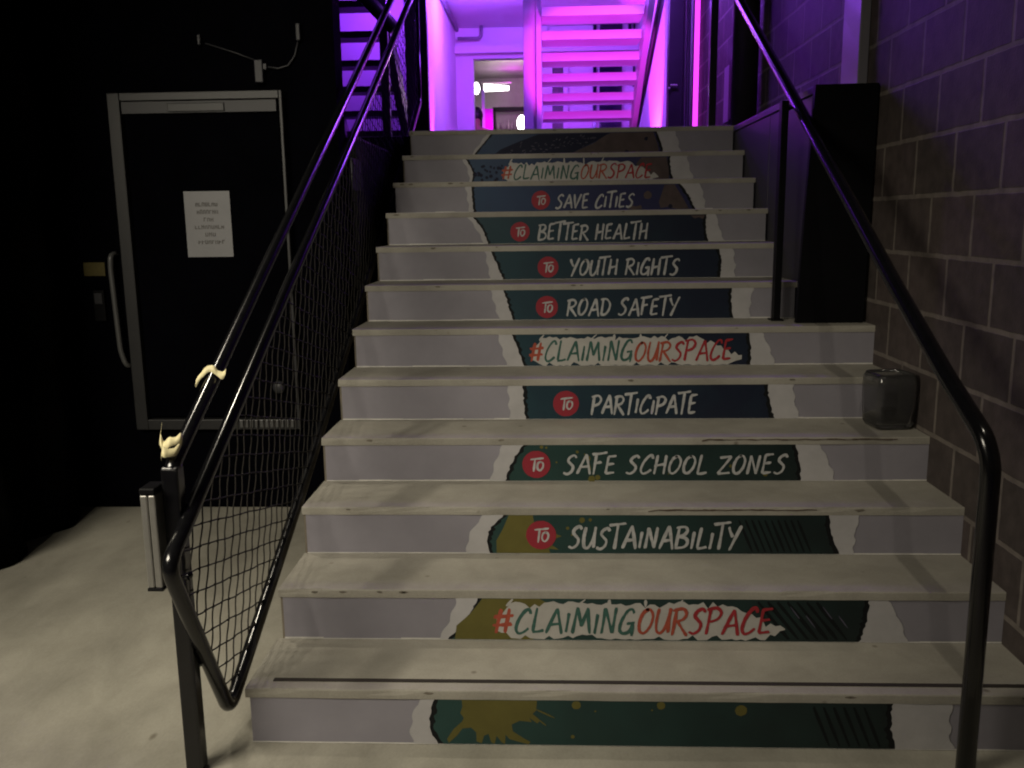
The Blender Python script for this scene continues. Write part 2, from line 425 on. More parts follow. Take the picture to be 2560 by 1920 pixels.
# ------------------------------------------------------------------ brush lettering (strokes on a unit cell)
G = {
 'A': (.62, [[(0, -.02), (.2, .5), (.40, 1)], [(.40, 1), (.50, .5), (.60, -.05)], [(.10, .33), (.56, .38)]]),
 'B': (.60, [[(.04, 0), (.10, .5), (.16, 1)], [(.02, .93), (.40, .97), (.52, .80), (.38, .60), (.15, .53)], [(.15, .53), (.45, .46), (.56, .25), (.40, .05), (0, .0)]]),
 'C': (.56, [[(.58, .80), (.52, .98), (.36, .92), (.14, .58), (.04, .2), (.14, .0), (.34, .06), (.52, .22)]]),
 'D': (.60, [[(.06, 0), (.11, .5), (.15, 1)], [(0, .93), (.34, .96), (.56, .68), (.50, .30), (.30, .04), (.02, .02)]]),
 'E': (.50, [[(.14, .96), (.09, .5), (.04, .02)], [(.12, .95), (.50, 1.0)], [(.10, .52), (.42, .57)], [(.04, .02), (.44, .08)]]),
 'F': (.50, [[(.16, 1.0), (.11, .5), (.06, -.04)], [(-.04, 1.0), (.30, 1.03), (.66, 1.10)], [(.10, .54), (.42, .60)]]),
 'G': (.60, [[(.56, .82), (.48, .98), (.30, .90), (.10, .52), (.04, .16), (.18, .0), (.42, .10), (.54, .40)], [(.30, .40), (.60, .44)], [(.54, .42), (.50, -.10)]]),
 'H': (.58, [[(.14, 1), (.09, .5), (.02, -.02)], [(.54, 1.0), (.50, .5), (.46, -.02)], [(.0, .42), (.56, .54)]]),
 'I': (.20, [[(.15, .78), (.11, .4), (.06, 0)]]),
 'L': (.46, [[(.18, 1.02), (.10, .5), (.04, .04)], [(.02, .03), (.24, .04), (.46, .10)]]),
 'M': (.72, [[(.02, 0), (.10, .5), (.18, 1)], [(.18, 1), (.28, .6), (.34, .28)], [(.34, .28), (.48, .66), (.58, .98)], [(.58, .98), (.62, .5), (.68, 0)]]),
 'N': (.60, [[(.04, 0), (.10, .5), (.15, 1)], [(.15, 1), (.30, .5), (.44, .02)], [(.44, .02), (.50, .5), (.56, 1.02)]]),
 'O': (.58, [[(.40, .95), (.20, .82), (.06, .45), (.08, .10), (.26, .02), (.48, .30), (.56, .68), (.46, .92), (.28, .94)]]),
 'P': (.54, [[(.14, .96), (.09, .5), (.02, -.04)], [(.0, .90), (.36, .98), (.54, .80), (.42, .56), (.12, .44)]]),
 'R': (.58, [[(.14, .96), (.09, .5), (.02, -.04)], [(.0, .90), (.36, .98), (.52, .80), (.40, .58), (.12, .48)], [(.20, .48), (.38, .22), (.58, -.06)]]),
 'S': (.54, [[(.56, .84), (.46, .98), (.26, .88), (.18, .70), (.30, .54), (.42, .38), (.36, .14), (.16, .0), (-.02, .08)]]),
 'T': (.46, [[(.30, 1.10), (.24, .5), (.18, -.06)], [(-.10, 1.06), (.22, 1.10), (.66, 1.16)]]),
 'U': (.56, [[(.12, .98), (.04, .5), (.06, .10), (.20, .0), (.36, .18), (.50, .60), (.56, 1.0)], [(.56, 1.0), (.52, .5), (.50, .02)]]),
 'V': (.56, [[(.06, 1.0), (.10, .5), (.16, .0)], [(.16, .0), (.36, .5), (.58, 1.0)]]),
 'Y': (.54, [[(.04, .98), (.12, .74), (.24, .52)], [(.60, 1.04), (.36, .5), (.12, -.08)]]),
 'Z': (.58, [[(.06, .90), (.30, .94), (.58, .98)], [(.58, .98), (.30, .5), (.0, .03)], [(.0, .03), (.28, .04), (.56, .08)]]),
 '#': (.66, [[(.26, .98), (.18, .5), (.12, .0)], [(.52, 1.0), (.46, .5), (.40, .02)], [(.02, .66), (.34, .68), (.66, .72)], [(.0, .32), (.32, .34), (.62, .38)]]),
 'o': (.40, [[(.28, .72), (.10, .60), (.06, .22), (.20, .04), (.36, .26), (.38, .58), (.24, .72)]]),
}

class Ink:
    """flat strokes stacked a hair apart in front of a riser"""
    def __init__(self, y):
        self.bm = bmesh.new(); self.y = y
    def ribbon(self, pts, wid, mi=0):
        self.y -= 0.00004
        y = self.y
        n = len(pts)
        tot = 0
        L, R = [], []
        ph = random.random() * 9
        for i, p in enumerate(pts):
            a = pts[max(0, i - 1)]; b = pts[min(n - 1, i + 1)]
            dx, dz = b[0] - a[0], b[1] - a[1]
            l = math.hypot(dx, dz) or 1
            nx, nz = -dz / l, dx / l
            t = i / (n - 1)
            wv = wid * (0.86 + 0.16 * sin(t * 5 + ph) + random.uniform(-.09, .09)) * (0.62 if i in (0, n - 1) else 1)
            off = random.uniform(-.12, .12) * wid if i in (0, n - 1) else 0
            L.append((p[0] + nx * wv / 2 + dx / l * off, p[1] + nz * wv / 2 + dz / l * off))
            R.append((p[0] - nx * wv / 2 - dx / l * off, p[1] - nz * wv / 2 - dz / l * off))
        vl = [self.bm.verts.new((q[0], y, q[1])) for q in L]
        vr = [self.bm.verts.new((q[0], y, q[1])) for q in R]
        for i in range(n - 1):
            f = self.bm.faces.new((vl[i], vl[i + 1], vr[i + 1], vr[i])); f.material_index = mi
    def text(self, s, x0, x1, z0, z1, mi=0, stroke=0.135, slant=0.10):
        widths = [(.34 if c == ' ' else G[c][0]) for c in s]
        gap = 0.085
        total = sum(widths) + gap * (len(s) - 1)
        sx = (x1 - x0) / total
        hz = z1 - z0
        x = 0
        for c, wd in zip(s, widths):
            if c != ' ':
                jz = random.uniform(-.035, .035); js = random.uniform(.96, 1.05)
                for st in G[c][1]:
                    pts = smooth_line(st, 5)
                    P = [(x0 + (x + a + slant * (b - .5) * .5) * sx, z0 + (b * js + jz) * hz) for a, b in pts]
                    self.ribbon(P, stroke * hz, mi if not callable(mi) else mi(c))
            x += wd + gap
    def rows(self, zs, xl, xr, mi=0):
        """a strip with ragged ends: left and right x for each height"""
        self.y -= 0.00025
        a = [self.bm.verts.new((x, self.y, z)) for x, z in zip(xl, zs)]
        b = [self.bm.verts.new((x, self.y, z)) for x, z in zip(xr, zs)]
        for i in range(len(zs) - 1):
            f = self.bm.faces.new((a[i], b[i], b[i + 1], a[i + 1])); f.material_index = mi
    def cols(self, xs, zl, zh, mi=0):
        self.y -= 0.0002
        a = [self.bm.verts.new((x, self.y, z)) for x, z in zip(xs, zl)]
        b = [self.bm.verts.new((x, self.y, z)) for x, z in zip(xs, zh)]
        for i in range(len(xs) - 1):
            f = self.bm.faces.new((a[i], a[i + 1], b[i + 1], b[i])); f.material_index = mi
    def poly(self, pts, mi=0):
        self.y -= 0.00008
        vs = [self.bm.verts.new((p[0], self.y, p[1])) for p in pts]
        f = self.bm.faces.new(vs); f.material_index = mi; f.normal_update()
        bmesh.ops.triangulate(self.bm, faces=[f], ngon_method='EAR_CLIP')
    def disc(self, x, z, r, mi=0, n=26, jit=0.0):
        self.poly([(x + r * (1 + random.uniform(-jit, jit)) * cos(2 * pi * k / n), z + r * (1 + random.uniform(-jit, jit)) * sin(2 * pi * k / n)) for k in range(n)], mi)

# ------------------------------------------------------------------ dimensions
H, T, W, W2, NOSE = 0.17, 0.30665, 2.254, 1.992, 0.0275
TOP = 12 * H
YTOP = 11 * T
FW = 0.3             # wall thickness

# ------------------------------------------------------------------ the setting
bm = bmesh.new()
quad(bm, [(-40, -40, 0), (40, -40, 0), (40, 40, 0), (-40, 40, 0)])
tag(obj('ground', bm, M['floor']), 'stained pale concrete hall floor at the foot of the stairs', 'floor', kind='structure')

bm = bmesh.new()
box(bm, -3.4, W, YTOP + T + 0.002, 19.0, TOP - 0.25, TOP - 0.004)
tag(obj('upper_floor', bm, M['black_satin']), 'dark floor of the lit corridor above the stairs', 'floor', kind='structure')

bm = bmesh.new()
box(bm, -0.9, 2.6, 8.42, 12.6, 4.425, 4.6)
tag(obj('ceiling', bm, M['white']), 'white corridor ceiling lit pink and violet', 'ceiling', kind='structure')

# ------------------------------------------------------------------ staircase
STRIP = {
12: {'L': (0.502, 0.378), 'R': (1.526, 1.567), 'WL': (0.473, 0.364), 'WR': (1.636, 1.672)},
11: {'L': (0.367, 0.401), 'R': (1.57, 1.591), 'WL': (0.348, 0.387), 'WR': (1.669, 1.713), 'T': (0.578, 1.462, 0.022, 0.103), 'S': [0.651, 1.042]},
10: {'L': (0.421, 0.432), 'R': (1.588, 1.673), 'WL': (0.391, 0.41), 'WR': (1.695, 1.729), 'B': (0.812, 0.063, 0.052), 'T': (0.897, 1.331, 0.014, 0.100)},
9: {'L': (0.457, 0.533), 'R': (1.685, 1.696), 'WL': (0.428, 0.512), 'WR': (1.733, 1.782), 'B': (0.703, 0.064, 0.051), 'T': (0.799, 1.377, 0.016, 0.106)},
8: {'L': (0.568, 0.625), 'R': (1.697, 1.705), 'WL': (0.537, 0.562), 'WR': (1.763, 1.775), 'B': (0.851, 0.062, 0.052), 'T': (0.96, 1.5, 0.016, 0.106)},
7: {'L': (0.644, 0.684), 'R': (1.703, 1.716), 'WL': (0.582, 0.62), 'WR': (1.801, 1.788), 'B': (0.845, 0.062, 0.052), 'T': (0.94, 1.456, 0.017, 0.104)},
6: {'L': (0.694, 0.744), 'R': (1.716, 1.727), 'WL': (0.63, 0.668), 'WR': (1.775, 1.834), 'T': (0.768, 1.649, 0.024, 0.111), 'S': [0.836, 1.224]},
5: {'L': (0.745, 0.758), 'R': (1.734, 1.765), 'WL': (0.686, 0.693), 'WR': (1.834, 1.862), 'B': (0.922, 0.067, 0.053), 'T': (1.026, 1.451, 0.020, 0.106)},
4: {'L': (0.756, 0.687), 'R': (1.765, 1.79), 'WL': (0.678, 0.63), 'WR': (1.856, 1.918), 'B': (0.804, 0.067, 0.053), 'T': (0.909, 1.736, 0.026, 0.108)},
3: {'L': (0.694, 0.644), 'R': (1.804, 1.845), 'WL': (0.625, 0.564), 'WR': (1.907, 1.895), 'B': (0.823, 0.070, 0.052), 'T': (0.921, 1.504, 0.018, 0.106)},
2: {'L': (0.625, 0.528), 'R': (1.841, 1.817), 'WL': (0.558, 0.498), 'WR': (1.898, 1.968), 'T': (0.672, 1.545, 0.028, 0.113), 'S': [0.743, 1.125]},
1: {'L': (0.524, 0.53), 'R': (1.808, 1.824), 'WL': (0.48, 0.455), 'WR': (1.969, 1.983)},
}
WORDS = {10: 'SAVE CITIES', 9: 'BETTER HEALTH', 8: 'YOUTH RIGHTS', 7: 'ROAD SAFETY', 5: 'PARTICIPATE', 4: 'SAFE SCHOOL ZONES', 3: 'SUSTAINABILITY'}
BULGE = {1: -0.022, 3: -0.030, 4: -0.01, 8: 0.0, 2: 0.012, 11: 0.02, 9: 0.01}

stairs = thing('staircase', 'wide concrete stairs with dark printed riser strips leading up to the pink lit corridor', 'staircase', (1.1, 0, 0))

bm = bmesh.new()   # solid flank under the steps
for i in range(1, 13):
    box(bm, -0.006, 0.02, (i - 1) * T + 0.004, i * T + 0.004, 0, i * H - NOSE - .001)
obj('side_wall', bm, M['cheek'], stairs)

def ragged(n, amp):
    return [random.uniform(-amp, amp) for _ in range(n)]

for i in range(1, 13):
    xr = W if i <= 6 else W2
    y = (i - 1) * T
    z = (i - 1) * H
    xl = {1: -0.012, 2: 0.002, 10: -0.006, 12: 0.0}.get(i, 0.002)
    # tread
    bm = bmesh.new()
    y1 = i * T + 0.004 if i < 12 else 12 * T
    bm2 = bm
    prof = [(-0.0030, -NOSE), (-0.0034, -NOSE * .6), (-0.0032, -0.004), (-0.0018, -0.0008), (0.002, 0.0)]
    n_seg = 26
    xe = xr + (0.0 if i < 7 else 0.012)
    rows = []
    for k in range(n_seg + 1):
        x = xl - 0.012 + (xe - xl + 0.012) * k / n_seg
        j = random.uniform(-.0012, .0012)
        wear = 0.003 if random.random() < 0.10 else 0
        row = [bm.verts.new((x, y + p[0] + (j if q < 4 else 0) + (wear if q in (2, 3) else 0), z + H + p[1] - (wear if q in (3,) else 0))) for q, p in enumerate(prof)]
        row.append(bm.verts.new((x, y1, z + H)))
        row.append(bm.verts.new((x, y1, z + H - NOSE)))
        rows.append(row)
    for a, b in zip(rows[:-1], rows[1:]):
        for q in range(len(a)):
            bm.faces.new((a[q], b[q], b[(q + 1) % len(a)], a[(q + 1) % len(a)]))
    bm.faces.new(rows[0]); bm.faces.new(rows[-1][::-1])
    bmesh.ops.recalc_face_normals(bm, faces=bm.faces[:])
    if i == 1:      # anti-slip insert along the first step
        box(bm, 0.045, W - 0.002, y + 0.040, y + 0.056, z + H, z + H + 0.0025, 1)
    for _ in range(random.randint(3, 6)):
        cx = xl + random.random() ** 1.3 * (xr - xl - .1) + .03
        n_ = random.randint(5, 8); rr = random.uniform(.004, .011)
        vs = [bm.verts.new((cx + rr * 1.7 * cos(2 * pi * k / n_) * random.uniform(.6, 1.2), y - 0.0042, z + H - .004 - rr * .55 + rr * .55 * sin(2 * pi * k / n_) * random.uniform(.6, 1.2))) for k in range(n_)]
        bm.faces.new(vs).material_index = 2
    tr = obj('tread', bm, [M['tread'], M['joint'], M['chip']], stairs)
    if i == 1: tr['label'] = 'bottom tread with a dark anti-slip strip along its edge'
    if i in (3, 4):   # long crack in the nosing
        bm = bmesh.new()
        pts = []
        x = {3: 1.19, 4: 1.42}[i]; xend = {3: 1.78, 4: 2.15}[i]
        first = True
        while x < xend:
            pts.append((x, y - 0.0075, z + H - 0.006 - random.uniform(0, .003) - (0.006 if first else 0)))
            first = False
            x += random.uniform(.015, .04)
        for a, b in zip(pts[:-1], pts[1:]):
            hh = random.uniform(.0010, .0024)
            quad(bm, [(a[0], a[1], a[2] - hh), (b[0], b[1], b[2] - hh), (b[0], b[1], b[2] + hh), (a[0], a[1], a[2] + hh)])
        obj('crack', bm, mat('crack_stain', (0.07, 0.04, 0.028), 0.9), tr)
    # riser
    bm = bmesh.new()
    hr = H - NOSE
    box(bm, xl, xr, y, y + 0.03, z + 0.001, z + hr + 0.002)
    if i > 1 or True:
        seg = 18
        for k in range(seg):      # reflection along the foot of the vinyl, painted as a white strip
            xa, xb = xl + (xr - xl) * k / seg, xl + (xr - xl) * (k + 1) / seg
            hh = random.uniform(.0025, .0065)
            quad(bm, [(xa, y - 0.002, z + 0.0015), (xb, y - 0.002, z + 0.0015), (xb, y - 0.0012, z + 0.0015 + hh), (xa, y - 0.0012, z + 0.0015 + hh)], 1)
    ri = obj('riser', bm, [M['vinyl'], M['foot_gleam']], stairs)
    S = STRIP[i]
    zs = [z + 0.003 + (hr - 0.003) * k / 16 for k in range(17)]
    tt = [k / 16 for k in range(17)]
    bul = BULGE.get(i, 0.0)
    def edge(key, amp, s=0, b=0.0):
        top, bot = S[key]
        e = ragged(17, amp)
        return [bot + (top - bot) * t + b * sin(pi * t) + e[k] * (1 if k % 2 else .6) + s for k, t in enumerate(tt)]
    ink = Ink(y - 0.0016)
    wob = [0.004 * sin(k * .9 + i) for k in range(17)]
    ink.rows(zs, [a + b for a, b in zip(edge('WL', .001, 0, bul * .6), wob)], [a + b for a, b in zip(edge('WR', .003, 0, .006 * (-1) ** i), wob)], 0)
    le, re = edge('L', .0042, 0, bul), edge('R', .0045, 0, .008 * (-1) ** i)
    ink.rows(zs, le, re, 1)
    ink.rows(zs[0:], [a + .012 + random.uniform(-.003, .006) for a in le], [a - .014 - random.uniform(-.003, .006) for a in re], 2)
    inkmat = M['ink_green'] if i <= 4 else (M['ink_teal'] if i <= 9 else M['ink_navy'])
    yl = ink.y
    st = obj('printed_strip', ink.bm, [M['paper_white'], M['ink_edge'], inkmat], ri)
    z0 = z
    # paint splashes and tyre marks of the artwork
    art = Ink(yl)
    used = False
    if i == 1:
        used = True
        P = [(.60, .141), (.602, .12), (.595, .10), (.605, .085), (.600, .074), (.575, .050), (.555, .018), (.560, .006), (.585, .030), (.600, .052), (.625, .055), (.640, .040), (.640, .012), (.655, .006), (.662, .03), (.675, .036),
             (.682, .01), (.692, .004), (.698, .030), (.712, .010), (.722, .004), (.724, .034), (.735, .02), (.790, .004), (.795, .012), (.775, .024), (.745, .045), (.742, .066), (.765, .078), (.800, .074), (.792, .088), (.815, .070), (.822, .078), (.800, .098), (.812, .110), (.815, .141)]
        P2 = [(x, z0 + min(zz, hr - .001)) for x, zz in P]
        art.poly(P2, 0)
        for (x, zz, r) in ((.926, .129, .013), (1.165, .137, .012), (1.389, .117, .017), (.916, .03, .006), (.98, .11, .003), (1.14, .115, .003)):
            zz = min(zz, hr - r - .001)
            art.disc(x, z0 + zz, r, 0, 16, .06)
        for a in ((.81, .115, .865, .088), (.80, .10, .84, .064)):
            art.ribbon([(a[0] + (a[2] - a[0]) * k / 4, z0 + a[1] + (a[3] - a[1]) * k / 4) for k in range(5)], .005, 0)
        for k in range(6):
            x = 1.59 + k * .028
            art.ribbon([(x + .05 * q / 4, z0 + .13 - .12 * q / 4) for q in range(5)], .010, 1)
    if i == 2:
        used = True
        zc = hr - .001
        art.poly([(.64, z0 + zc), (.60, z0 + .09), (.556, z0 + .05), (.55, z0 + .004), (.80, z0 + .004), (.78, z0 + .05), (.83, z0 + .10), (.85, z0 + .125), (.82, z0 + zc)], 0)
        for k in range(7):
            x = 1.50 + k * .030
            art.ribbon([(x + .10 * q / 5, z0 + .135 - .125 * q / 5) for q in range(6)], .013, 1)
        for k in range(4):
            art.ribbon([(1.60 + k * .05 + .03 * q / 3, z0 + .12 - .03 * k % .06 - .04 * q / 3) for q in range(4)], .004, 2)
    if i == 3:
        used = True
        zc = hr - .001
        art.poly([(.712, z0 + zc), (.69, z0 + .09), (.668, z0 + .05), (.668, z0 + .004), (.855, z0 + .004), (.85, z0 + .02), (.885, z0 + .016), (.86, z0 + .034), (.868, z0 + .055), (.895, z0 + .066), (.865, z0 + .078), (.85, z0 + .10), (.80, z0 + .11), (.795, z0 + zc)], 0)
        for (x, zz, r) in ((.965, .124, .010), (.993, .125, .006), (.915, .095, .006), (.93, .07, .004)):
            art.disc(x, z0 + zz, r, 0, 14, .1)
        for k in range(10):
            x = 1.50 + k * .022
            art.ribbon([(x + .05 * q / 5, z0 + .125 - .115 * q / 5) for q in range(6)], .010, 1)
    if i == 4:
        used = True
        for (x, zz, r) in ((.824, .134, .007), (.842, .132, .005), (.958, .115, .006), (.999, .090, .010), (1.012, .010, .014), (1.035, .016, .010), (.88, .075, .004), (1.30, .03, .003), (1.53, .06, .006), (1.66, .03, .010)):
            art.disc(x, z0 + zz, min(r, hr - zz - .001), 0, 14, .15)
        art.ribbon([(.985 + .006 * k, z0 + .11 - .016 * k) for k in range(5)], .007, 0)
    if i == 10:
        used = True
        art.disc(1.408, z0 + .083, .022, 3, 18, .08)
        art.poly([(1.300, z0 + .010), (1.315, z0 + .028), (1.345, z0 + .022), (1.372, z0 + .030), (1.378, z0 + .008), (1.33, z0 + .004)], 3)
        art.poly([(1.47, z0 + .045), (1.485, z0 + .09), (1.50, z0 + .138), (1.555, z0 + .140), (1.600, z0 + .07), (1.638, z0 + .006), (1.57, z0 + .004), (1.52, z0 + .018), (1.48, z0 + .012)], 3)
        art.disc(1.535, z0 + .02, .012, 4, 14, .1)
    if i == 9:
        used = True
        art.poly([(1.60, z0 + .138), (1.62, z0 + .122), (1.645, z0 + .128), (1.665, z0 + .118), (1.675, z0 + .138)], 3)
    if i == 11:
        used = True
        art.poly([(1.40, z0 + .138), (1.37, z0 + .10), (1.44, z0 + .02), (1.46, z0 + .004), (1.565, z0 + .004), (1.562, z0 + .07), (1.548, z0 + .138)], 3)
        for k in range(26):
            x = random.uniform(.40, .62); zz = random.uniform(.015, .125)
            art.disc(x, z0 + zz, random.uniform(.006, .011), 4, 7, .25)
    if i == 12:
        used = True
        art.poly([(.80, z0 + .006), (.985, z0 + .012), (1.08, z0 + .055), (1.149, z0 + .085), (1.20, z0 + .12), (1.244, z0 + .138), (1.505, z0 + .138), (1.53, z0 + .07), (1.545, z0 + .006)], 3)
        art.poly([(.50, z0 + .006), (.56, z0 + .05), (.66, z0 + .09), (.76, z0 + .125), (.80, z0 + .138), (1.235, z0 + .138), (1.17, z0 + .10), (1.09, z0 + .062), (.99, z0 + .016), (.80, z0 + .005)], 4)
        for k in range(60):
            x = random.uniform(.58, 1.18); zz = .03 + (x - .58) * .12 + random.uniform(-.03, .04)
            if zz > .13 or zz < .008: continue
            a = random.uniform(-.4, 1.2)
            l = random.uniform(.008, .022)
            art.ribbon([(x + l * cos(a) * q / 3, z0 + min(.138, zz + l * sin(a) * q / 3)) for q in range(4)], random.uniform(.003, .007), 2)
        art.disc(1.46, z0 + .10, .012, 4, 12, .2); art.disc(1.34, z0 + .02, .014, 4, 12, .2)
    if used:
        obj('paint_splash', art.bm, [M['olive'], M['ink_tyre'], M['ink_scuff'], M['brown'], M['ink_tyre_navy']], ri)
        yl = art.y
    else:
        art.bm.free()
    if 'T' in S:
        x0, x1, za, zb = S['T']
        if 'S' in S:      # hashtag line on a torn white brush patch
            a, b = S['S']
            let = Ink(yl)
            k0 = (x1 - x0) / .873
            n = 60
            xs = [x0 + .012 + (x1 - x0 + .03) * k / n for k in range(n + 1)]
            zl, zh = [], []
            for k in range(n + 1):
                t = k / n
                lo = za - .020 + random.uniform(-.003, .003) + (.012 if random.random() < .18 else 0)
                hi = zb + .016 + random.uniform(-.007, .006) - (.014 if random.random() < .12 else 0)
                if t < .05: lo += (0.05 - t) * .5; hi -= (.05 - t) * 1.0
                if t > .80: hi -= (t - .80) * .42
                if t > .93: lo += (t - .93) * .35
                if hi < lo: hi = lo + .001
                zl.append(z0 + max(.003, lo)); zh.append(z0 + min(hr - .002, hi))
            let.cols(xs, zl, zh, 0)
            for xx, dx, ww in ((.05, .02, .010), (.42, .0, .012), (.55, .0, .010), (.30, .03, .006), (.66, .02, .007)):
                xx = x0 + xx * (x1 - x0)
                let.ribbon([(xx + dx * q / 3, z0 + zb + .004 + (hr - zb - .006) * q / 3) for q in range(4)], ww, 0)
            hw = a - x0 - .006
            let.text('#', x0, x0 + hw, z0 + za, z0 + zb - .004, 2, .17)
            let.text('CLAIMING', a, b - .006, z0 + za, z0 + zb, 1, .135)
            cnt = [0]
            def redder(c, cnt=cnt):
                cnt[0] += 1
                return 2 if cnt[0] < 7 else 3
            let.text('OURSPACE', b + .004, x1, z0 + za, z0 + zb, redder, .135)
            lo_ = obj('lettering', let.bm, [M['patch'], M['letter_green'], M['letter_orange'], M['letter_red']], ri)
            ri['label'] = 'riser printed with #CLAIMINGOURSPACE on a torn white patch'
        else:
            let = Ink(yl)
            let.text(WORDS[i], x0, x1, z0 + za + .004, z0 + zb - .006, 0, .15)
            obj('lettering', let.bm, [M['letter_white']], ri)
            bx, bz, br = S['B']
            bad = Ink(yl)
            bad.disc(bx, z0 + bz, br, 0, 40, .012)
            bad.ribbon([(bx - br * .42 + br * .95 * k / 4, z0 + bz + br * (.36 + .10 * k / 4)) for k in range(5)], br * .17, 1)
            bad.ribbon([(bx - br * .08 - br * .12 * k / 4, z0 + bz + br * (.42 - .95 * k / 4)) for k in range(5)], br * .17, 1)
            O = smooth_line([(.28, .72), (.10, .60), (.06, .22), (.20, .04), (.36, .26), (.38, .58), (.24, .72)], 5)
            bad.ribbon([(bx + br * (.0 + p[0] * 1.25), z0 + bz + br * (-.48 + p[1] * .95)) for p in O], br * .16, 1)
            obj('badge', bad.bm, [M['badge'], M['letter_white']], ri)
            ri['label'] = 'riser printed with a red TO badge and ' + WORDS[i]

# ------------------------------------------------------------------ left railing
XP, XF = -0.125, -0.09
rail = thing('stair_railing', 'black left railing with rope net infill and two bright edged tubes', 'railing', (XP, -0.13, 0))
bm = bmesh.new()
box(bm, XP - .023, XP + .023, -.153, -.107, 0, .868, 0, .006)
obj('post', bm, M['black_paint'], rail)
top_pts = [(XP, -.13, .84), (XP, -.122, .868), (XP, -.029, .918), (XP, .6, 1.258), (XP, 1.909, 1.960), (XP, 3.527, 2.842), (XP, 4.4, 3.32)]
bm = bmesh.new()
tube(bm, fillet(top_pts, .035), .021, 16)
obj('handrail', bm, M['black_paint'], rail)
MID = [(-.28, .652), (.8, 1.222), (1.6, 1.634), (2.4, 2.056), (4.07, 2.96), (4.42, 3.15)]
LOW = [(.036, .078), (.946, .505), (1.873, .98), (3.0, 1.56), (3.907, 2.05), (4.42, 2.35)]
bm = bmesh.new()
loop = [(XF, a, b) for a, b in MID[::-1]] + [(XF, a, b) for a, b in LOW]
loop = loop + [(XF, 4.42, 3.13)]
tube(bm, fillet(loop, .055), .0205, 16)
obj('frame', bm, M['black_paint'], rail)
# stub brackets from post to frame
bm = bmesh.new()
tube(bm, [(XP + .01, -.13, .56), (XF + .005, -.17, .585)], .010, 8)
tube(bm, [(XP + .01, -.11, .30), (XF + .005, -.07, .30)], .010, 8)
obj('bracket', bm, M['black_paint'], rail, True)

def interp(P, y):
    for (a, b), (c, d) in zip(P[:-1], P[1:]):
        if a <= y <= c: return b + (d - b) * (y - a) / (c - a)
    return None
def top_at(y):
    return interp(MID, y)
def bot_at(y):
    if y < LOW[0][0]:
        (a, b), (c, d) = MID[0], LOW[0]
        if y < a: return None
        return b + (d - b) * (y - a) / (c - a)
    return interp(LOW, y)
def inside(y, z):
    a, b = bot_at(y), top_at(y)
    return a is not None and b is not None and a + .008 < z < b - .008
bm = bmesh.new()
def cord(p, dvec, r):
    """one cord of the net, clipped to the frame"""
    l = math.hypot(*dvec); dy, dz = dvec[0] / l, dvec[1] / l
    run = []
    s = -6.0
    ph = random.random() * 6
    while s < 6.0:
        y, z = p[0] + dy * s, p[1] + dz * s
        wob = .0013 * sin(s * 23 + ph)
        if inside(y, z):
            run.append((XF + .002 * sin(s * 50 + ph), y - dz * wob, z + dy * wob))
        else:
            if len(run) > 1: tube(bm, run, r, 5, 0, False)
            run = []
        s += .02
    if len(run) > 1: tube(bm, run, r, 5, 0, False)
for k in range(-40, 60):
    cord((0.0, .30 + k * .062), (1, -.25), .0023)
for k in range(-20, 90):
    cord((k * .064, .30), (.36, 1), .0023)
# knots on the near part of the net
def knots():
    e1 = Vector((1, -.25)); e2 = Vector((.36, 1))
    for a in range(-40, 60):
        for b in range(-20, 60):
            # solve .30 + a*.062 line with b line
            # point = (s, .30+.062a-.25s) = (.064b+.36q, .30+q)
            den = 1 + .25 * .36
            s = (.064 * b + .36 * .062 * a) / den
            zz = .30 + .062 * a - .25 * s
            if s < 1.6 and inside(s, zz):
                bmesh.ops.create_icosphere(bm, subdivisions=1, radius=.0042, matrix=Matrix.Translation((XF, s, zz)))
knots()
obj('net', bm, M['rope'], rail)
# retractable-barrier style aluminium channel fixed to the post
bm = bmesh.new()
for xa in (-.191, -.170):
    box(bm, xa, xa + .018, -.185, -.12, .555, .805, 0, .003)
box(bm, -.174, -.168, -.175, -.12, .555, .805, 1)
box(bm, -.192, -.150, -.187, -.118, .806, .824, 1, .004)
box(bm, -.192, -.150, -.187, -.118, .546, .554, 1, .002)
ch = obj('end_channel', bm, [M['alu'], M['black_satin']], rail)
ch['label'] = 'grooved aluminium channel with black end caps on the post'

# ------------------------------------------------------------------ tape scraps on the left handrail
def tape(name, label, path, wid, axis):
    bm = bmesh.new()
    a = Vector(axis).normalized()
    prev = None
    q3 = [path[0]] + list(path) + [path[-1]]
    fine = []
    for i in range(1, len(q3) - 2):
        for k in range(5):
            t = k / 5
            fine.append(tuple(0.5 * (2 * q3[i][j] + (q3[i + 1][j] - q3[i - 1][j]) * t + (2 * q3[i - 1][j] - 5 * q3[i][j] + 4 * q3[i + 1][j] - q3[i + 2][j]) * t * t
                              + (3 * q3[i][j] - q3[i - 1][j] - 3 * q3[i + 1][j] + q3[i + 2][j]) * t ** 3) for j in range(3)))
    path = fine + [path[-1]]
    n = len(path)
    for k, p in enumerate(path):
        p = Vector(p)
        wk = wid * (1 if 0 < k < n - 1 else .7) * (1 + .12 * sin(k * .7) + random.uniform(-.04, .04))
        q = (bm.verts.new(p - a * wk), bm.verts.new(p + a * wk))
        if prev: bm.faces.new((prev[0], q[0], q[1], prev[1]))
        prev = q
    bmesh.ops.recalc_face_normals(bm, faces=bm.faces[:])
    o = obj(name, bm, M['tape'], None, True)
    md = o.modifiers.new('thick', 'SOLIDIFY'); md.thickness = .0006
    tag(o, label, 'tape', 'torn tape scraps on the left handrail')
    return o
ax = (0, .30, .95)
